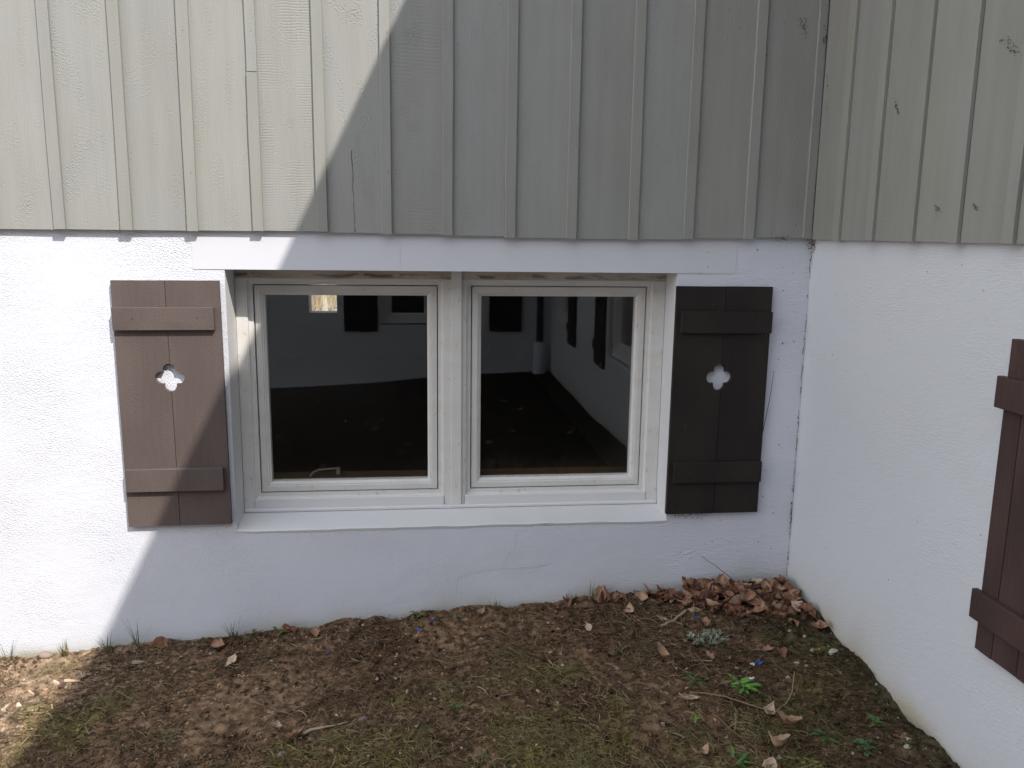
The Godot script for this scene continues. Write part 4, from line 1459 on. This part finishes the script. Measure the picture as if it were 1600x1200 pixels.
func build_litter():
	stick("stick", "bleached flat splinter of wood lying on moss in the foreground", "stick", [[-0.325, 0.582, 0.0], [-0.27, 0.572, 0.004], [-0.205, 0.548, 0.002]], 0.0055, 0.0018, Color(0.36, 0.28, 0.21))
	stick("stick", "straight pale stick at the front of the leaf drift", "stick", [[0.784, 0.240, 0.0], [0.835, 0.20, 0.008], [0.889, 0.158, 0.014]], 0.0058, 0.0045, Color(0.30, 0.235, 0.15))
	stick("twig", "long thin tan twig lying flat from the low weed to the greyish-pink leaf", "twig", [[0.765, 0.59, 0.004], [0.84, 0.655, 0.012], [0.945, 0.725, 0.004]], 0.0024, 0.0018, Color(0.21, 0.15, 0.085))
	stick("twig", "bent twig rising towards the side wall from the greyish-pink leaf", "twig", [[0.955, 0.735, 0.003], [1.005, 0.69, 0.01], [1.035, 0.66, 0.028], [1.068, 0.60, 0.05]], 0.0021, 0.0013, Color(0.25, 0.195, 0.115))
	stick("twig", "short dark twig pointing down in front of the cream twisted leaf", "twig", [[0.795, 0.72, 0.006], [0.81, 0.77, 0.004], [0.845, 0.85, 0.002]], 0.0023, 0.0014, Color(0.15, 0.10, 0.06))
	stick("twig", "short pale straw-like twig by the wall under the first pane", "twig", [[-0.50, 0.075, 0.0], [-0.44, 0.068, 0.003]], 0.0022, 0.0016, Color(0.30, 0.235, 0.16))
	stick("twig", "thin brown twig sticking up out of the leaf drift against the wall", "twig", [[1.085, 0.06, 0.055], [1.04, 0.035, 0.09], [0.985, 0.02, 0.125]], 0.0013, 0.0008, Color(0.08, 0.055, 0.04))
	stick("twig", "curved dark twig in the soil under the mullion", "twig", [[0.085, 0.115, 0.003], [0.12, 0.16, 0.005], [0.135, 0.25, 0.002]], 0.0018, 0.001, Color(0.12, 0.08, 0.05))
	stick("twig", "dark twig curving along the bottom corner of the sunlit soil", "twig", [[-1.1, 0.62, 0.004], [-0.98, 0.655, 0.006], [-0.86, 0.665, 0.003]], 0.0035, 0.002, Color(0.09, 0.055, 0.04))
	var c := Color(0.55, 0.44, 0.33)
	chip("long pale wood chip, highest on the sunlit soil", -1.085, 0.165, Vector3(0.05, 0.006, 0.009), 0.15, c)
	chip("blunt pale wood chip just left of the longest one", -1.125, 0.178, Vector3(0.024, 0.009, 0.011), -0.4, c)
	chip("pale wood chip lying slantwise in the middle of the sunlit soil", -1.19, 0.205, Vector3(0.028, 0.007, 0.008), -0.7, c)
	chip("thick cream wood chip low on the sunlit soil", -1.18, 0.30, Vector3(0.02, 0.010, 0.011), -0.6, Color(0.66, 0.55, 0.43))
	chip("upright narrow wood chip at the very edge of the sunlit soil", -1.225, 0.29, Vector3(0.034, 0.006, 0.007), 1.3, c)
	chip("flat thin wood chip below the thick cream one", -1.135, 0.325, Vector3(0.024, 0.004, 0.006), 0.1, c)
	chip("grey flat chip in the shade just below the purplish crumpled leaf", -0.90, 0.105, Vector3(0.045, 0.006, 0.022), 0.2, Color(0.26, 0.245, 0.19), "chips in the shaded soil")
	chip("white splinter beside the grey flat chip", -0.835, 0.115, Vector3(0.028, 0.005, 0.007), 0.9, Color(0.42, 0.36, 0.30), "chips in the shaded soil")
	chip("pale straight splinter beside the small tan leaf under the first pane", -0.345, 0.075, Vector3(0.055, 0.004, 0.006), 0.1, Color(0.40, 0.33, 0.25), "chips in the shaded soil")
	chip("small white chip on moss right of the bleached splinter", -0.235, 0.515, Vector3(0.014, 0.005, 0.006), -0.8, Color(0.50, 0.46, 0.36), "chips in the shaded soil")
	var blue := Color(0.045, 0.12, 0.42)
	var bg := "scraps of blue plastic on the soil"
	scrap("plastic_scrap", "largest blue plastic scrap, with a white corner, on dark soil near the side wall", "plastic scrap", 1.018, 0.468, 0.026, blue, bg)
	scrap("plastic_scrap", "blue plastic scrap out on the soil under the first pane", "plastic scrap", -0.289, 0.165, 0.015, blue * 0.8, bg)
	scrap("plastic_scrap", "blue plastic scrap below the sprout at the mullion", "plastic scrap", -0.008, 0.108, 0.015, blue, bg)
	scrap("plastic_scrap", "blue plastic scrap nearest the wall right of the mullion", "plastic scrap", 0.041, 0.062, 0.014, blue * 0.9, bg)
	scrap("plastic_scrap", "blue plastic scrap among the front leaves of the drift", "plastic scrap", 0.915, 0.195, 0.015, blue * 0.9, bg)
	scrap("paper_scrap", "white paper scrap just behind the bright green weed", "paper scrap", 0.965, 0.548, 0.022, Color(0.72, 0.74, 0.76))
	scrap("paper_scrap", "white torn edge stuck to the largest blue plastic scrap", "paper scrap", 0.998, 0.468, 0.014, Color(0.66, 0.70, 0.76))
	stone("rounded pinkish stone at the sunlit wall foot", -1.226, 0.012, 0.018, Color(0.26, 0.20, 0.175))
	stone("pale flat pebble near the side wall behind the twigs", 1.262, 0.455, 0.015, Color(0.34, 0.33, 0.27))
	stone("small cream pebble in the soil right of the blue scrap", 1.13, 0.49, 0.008, Color(0.32, 0.28, 0.21))
	stone("dark reddish stone in the moss at the middle of the foreground", -0.16, 0.56, 0.012, Color(0.15, 0.10, 0.09))
	stone("grey-brown stone low in the foreground below the pinkish-tan leaf", -0.36, 0.68, 0.012, Color(0.16, 0.125, 0.10))
	stone("cream pebble near the foot of the side wall below the rusty leaf", 1.22, 0.92, 0.008, Color(0.36, 0.32, 0.24))

# ---------------------------------------------------------------- marks and webs on the walls
func ribbon(st: SurfaceTool, pts: Array, w: float, n: Vector3):
	for k in pts.size() - 1:
		var d: Vector3 = pts[k + 1] - pts[k]
		var s := d.cross(n).normalized() * w * (0.6 + 0.8 * absf(n2(k * 17.0, pts[k].y * 300)))
		quad(st, pts[k] + s, pts[k + 1] + s, pts[k + 1] - s, pts[k] - s, n)

func fleck(st: SurfaceTool, c: Vector3, u: Vector3, v: Vector3, r: float):
	var n := u.cross(v)
	var ring := []
	var el := rng.randf_range(0.5, 1.6)
	var ph := rng.randf() * PI
	for k in 6:
		var a := TAU * k / 6
		var rr := r * rng.randf_range(0.5, 1.2)
		var p := Vector2(cos(a) * rr, sin(a) * rr * el).rotated(ph)
		ring.append(c + u * p.x + v * p.y)
	var apex := c + n * r * 0.6
	for k in 6: tri(st, ring[k], ring[(k + 1) % 6], apex, n)

func build_wall_marks():
	# dark line of web and dirt down the corner
	var st := begin()
	var pts := []
	for k in 60:
		var y := lerpf(-0.04, -1.20, k / 59.0)
		pts.append(Vector3(XC - 0.0055 + 0.0035 * n2(k * 7.0, 2.0), y + H, 0.0065 + 0.003 * n2(3.0, k * 7.0)))
	for k in 59:
		if n2(k * 5.0 + 400, 9.0) > -0.25: ribbon(st, [pts[k], pts[k + 1]], 0.0004 + 0.0006 * rng.randf(), Vector3(-0.7, 0, 0.7))
	for k in 95:
		var y := lerpf(-0.05, -1.2, pow(rng.randf(), 0.8))
		if rng.randf() < 0.3: y = -0.98 + 0.06 * rng.randf()
		fleck(st, Vector3(XC - 0.006 + rng.randf_range(-0.004, 0.0), y + H, 0.007), Vector3(0.7, 0, 0.7), Vector3.UP, rng.randf_range(0.0007, 0.0024))
	tag(part("corner_web", done(st, false), M.dirt, house), "dark jagged line of dirt and old web down the inside corner")
	# specks
	st = begin()
	for k in 140:
		var x := XC - 0.03 - 0.42 * pow(rng.randf(), 1.3)
		var y := rng.randf_range(-1.15, -0.04)
		if x < 1.19 and y < -0.15 and y > -0.96 and x > 0.84: continue
		fleck(st, Vector3(x, y + H, 0.0035), Vector3(1, 0, 0), Vector3(0, 1, 0), 0.0007 + 0.0020 * pow(rng.randf(), 2.5))
	for k in 75:
		var z := 0.03 + 1.3 * rng.randf()
		var y := rng.randf_range(-1.2, -0.03)
		fleck(st, Vector3(XC - 0.0035, y + H, z), Vector3(0, 0, 1), Vector3(0, 1, 0), 0.0006 + 0.0017 * pow(rng.randf(), 2.5))
	for k in 22:
		fleck(st, Vector3(rng.randf_range(0.9, 1.28), rng.randf_range(0.0, 0.7) + H, 0.021), Vector3(1, 0, 0), Vector3(0, 1, 0), rng.randf_range(0.0008, 0.0024))
	var sp := part("dirt_specks", done(st, false), M.dirt, house)
	sp.set_meta("kind", "stuff")
	# hairline cracks in the plaster under the window
	st = begin()
	for cr in [[[0.33, -1.0], [0.325, -1.06], [0.30, -1.10], [0.285, -1.14], [0.21, -1.145], [0.13, -1.165], [0.12, -1.24]], [[0.285, -1.14], [0.40, -1.14], [0.47, -1.12]]]:
		pts = []
		for k in cr.size() - 1:
			for s in 6:
				var t := s / 6.0
				var q := Vector2(cr[k][0], cr[k][1]).lerp(Vector2(cr[k + 1][0], cr[k + 1][1]), t)
				pts.append(Vector3(q.x + 0.003 * n2(q.x * 900, q.y * 900), q.y + 0.003 * n2(q.y * 900, q.x * 700) + H, 0.0034))
		ribbon(st, pts, 0.00042, Vector3(0, 0, 1))
	part("hairline_crack", done(st, false), mat(0.38, 0.38, 0.40, 0.9), house)
	# nail heads under the paint
	st = begin()
	for k in 11:
		for y in [0.16 + 0.02 * rng.randf(), 0.56 + 0.03 * rng.randf()]:
			fleck(st, Vector3(-1.068 + 0.195 * k + (0.02 if k > 5 else 0.0) + rng.randf_range(-0.006, 0.006), y + H, 0.0276), Vector3(1, 0, 0), Vector3(0, 1, 0), 0.0019)
	part("nail_heads", done(st, false), mat(0.14, 0.14, 0.125, 0.8), house).set_meta("kind", "stuff")
	# brown debris caught under the siding in the corner
	clump("debris_clump", "clump of brown web-bound debris hanging under the siding at the inside corner", "debris", Vector3(XC - 0.012, -0.022 + H, 0.014), Vector3(0.016, 0.032, 0.012), 90, Color(0.10, 0.066, 0.045))
	clump("debris_clump", "dark web tatters on the siding's bottom edge just left of the corner", "debris", Vector3(1.19, -0.004 + H, 0.026), Vector3(0.022, 0.014, 0.004), 34, Color(0.06, 0.05, 0.04))
	clump("debris_clump", "dark bits of web and dirt hanging from the bottom of the nearly black shutter", "debris", Vector3(0.945, -0.957 + H, 0.012), Vector3(0.07, 0.012, 0.006), 60, Color(0.06, 0.05, 0.042))
	clump("debris_clump", "dirty web stuck under the lower batten end of the nearly black shutter's top batten", "debris", Vector3(1.155, -0.323 + H, 0.024), Vector3(0.022, 0.006, 0.004), 26, Color(0.12, 0.12, 0.115))
	clump("debris_clump", "small dark web wisps high on the shaded siding beside the corner", "debris", Vector3(1.215, 0.66 + H, 0.022), Vector3(0.022, 0.03, 0.003), 26, Color(0.04, 0.04, 0.036))
	clump("debris_clump", "mossy dark bits on the corner strip of the siding", "debris", Vector3(XC - 0.026, 0.63 + H, 0.032), Vector3(0.010, 0.04, 0.004), 26, Color(0.028, 0.034, 0.02))
	# a thin dead stem leaning from the wall behind the dark shutter
	st = begin()
	st.set_color(Color(0.06, 0.048, 0.04))
	add_tube(st, [Vector3(1.176, -0.70, 0.012), Vector3(1.187, -0.62, 0.014), Vector3(1.199, -0.54, 0.012), Vector3(1.209, -0.45, 0.006)], 0.0013, 0.0007, 6)
	tag(part("dead_stem", done(st, false), M.straw, self, Vector3(0, H, 0)), "thin dark dead stem leaning on the wall at the nearly black shutter's edge", "stem")
	# mould blots with their own shape on the side siding, knots and scars
	st = begin()
	for b in [[0.585, 0.43, 0.014, 0.034, 190], [0.70, 0.075, 0.012, 0.006, 30], [0.845, 0.075, 0.011, 0.006, 24], [1.04, 0.10, 0.010, 0.014, 60], [0.47, 0.35, 0.012, 0.02, 40], [0.90, 0.42, 0.03, 0.02, 50], [0.06, 0.45, 0.012, 0.06, 40]]:
		for k in b[4]:
			var t := rng.randf()
			fleck(st, Vector3(XC - 0.0205, b[1] + (t - 0.5) * -2.0 * b[3] + rng.randf_range(-0.004, 0.004) + H, b[0] + (t - 0.5) * b[2] * 1.6 + rng.randf_range(-1, 1) * b[2] * 0.5), Vector3(0, 0, 1), Vector3(0, 1, 0), rng.randf_range(0.0006, 0.0020))
	var mo := part("mould_flecks", done(st, false), mat(0.045, 0.05, 0.035, 0.9), house)
	mo.set_meta("kind", "stuff")

func clump(called: String, label: String, category: String, at: Vector3, size: Vector3, n: int, c: Color):
	var st := begin()
	for k in n:
		var p := Vector3(rng.randfn(), rng.randfn(), rng.randfn()) * 0.45 * size
		p.z = absf(p.z)
		st.set_color(c * rng.randf_range(0.5, 1.5))
		if rng.randf() < 0.4:
			var q := p + Vector3(rng.randfn(), rng.randfn() - 0.4, rng.randf() * 0.5) * 0.006
			add_tube(st, [p, (p + q) / 2 + Vector3(0.001, 0, 0.001), q], 0.0006, 0.0003, 4)
		else:
			var a := Vector3(rng.randfn(), rng.randfn(), rng.randfn()).normalized() * rng.randf_range(0.0015, 0.004)
			var b := a.cross(Vector3(rng.randfn(), rng.randfn(), rng.randfn())).normalized() * rng.randf_range(0.001, 0.003)
			quad(st, p + a, p + b, p - a, p - b, a.cross(b))
	tag(part(called, done(st, false), M.straw, self, at), label, category)

# ---------------------------------------------------------------- wood behind the house
func branch(st: SurfaceTool, p: Vector3, d: Vector3, l: float, r: float, depth: int):
	var pts := [p]
	var q := p
	var dd := d
	for k in 4:
		dd = (dd + Vector3(rng.randf_range(-0.2, 0.2), 0.06, rng.randf_range(-0.2, 0.2))).normalized()
		q += dd * l / 4
		pts.append(q)
	add_tube(st, pts, r, r * 0.5, 5)
	if depth > 0:
		for k in 4:
			var t := rng.randf_range(0.25, 1.0)
			var at: Vector3 = pts[int(t * 4)]
			branch(st, at, (dd + Vector3(rng.randf_range(-1, 1), rng.randf_range(0, 0.8), rng.randf_range(-1, 1))).normalized(), l * 0.6, r * 0.45, depth - 1)

func build_woods():
	var bark := [mat(0.42, 0.39, 0.33, 0.9), mat(0.22, 0.18, 0.13, 0.9), mat(0.30, 0.25, 0.17, 0.9)]
	var spots := [[-1.83, -14.0, 0.075, 0, "slim pale-barked tree in the sunlit wood, left one of the pale pair"], [-1.66, -14.6, 0.10, 0, "thicker pale-barked tree in the sunlit wood, right one of the pale pair"], [-2.25, -16.5, 0.11, 1, "dark-barked bare tree left of the pale pair in the wood"], [-1.3, -17.5, 0.12, 1, "dark-barked bare tree right of the pale pair in the wood"], [-2.6, -15.0, 0.09, 2, "tan-barked bare tree at the near edge of the wood"], [-2.0, -19.0, 0.13, 2, "tan-barked bare tree farthest back in the wood"]]
	for s in spots:
		var o := thing("tree", s[4], "tree", Vector3(s[0], ground_base(s[0], s[1]) - 0.05, s[1]), "bare trees of the wood behind the house")
		var st := begin()
		var pts := []
		var p := Vector3.ZERO
		for k in 9:
			pts.append(p)
			p += Vector3(rng.randf_range(-0.05, 0.05), 0.8, rng.randf_range(-0.05, 0.05))
		add_tube(st, pts, s[2], s[2] * 0.35, 9)
		part("trunk", done(st, false), bark[s[3]], o)
		st = begin()
		for k in 12:
			var h := 0.3 + 5.5 * k / 12.0
			var a := rng.randf() * TAU
			branch(st, Vector3(0, h, 0), Vector3(cos(a), 0.3, sin(a)), 1.3, s[2] * 0.22, 2)
		part("branches", done(st, false), bark[2], o)
	var st := begin()
	for k in 75:
		var x := rng.randf_range(-3.6, -0.6)
		var z := rng.randf_range(-15.5, -12.5)
		var a := rng.randf() * TAU
		branch(st, Vector3(x, ground_base(x, z), z), Vector3(cos(a) * 0.5, 1, sin(a) * 0.5).normalized(), rng.randf_range(0.5, 1.0), 0.009, 2)
	tag(part("undergrowth", done(st, false), mat(0.36, 0.30, 0.17, 0.9), self), "tan leafless undergrowth at the edge of the wood behind the house", "undergrowth", "", "stuff")
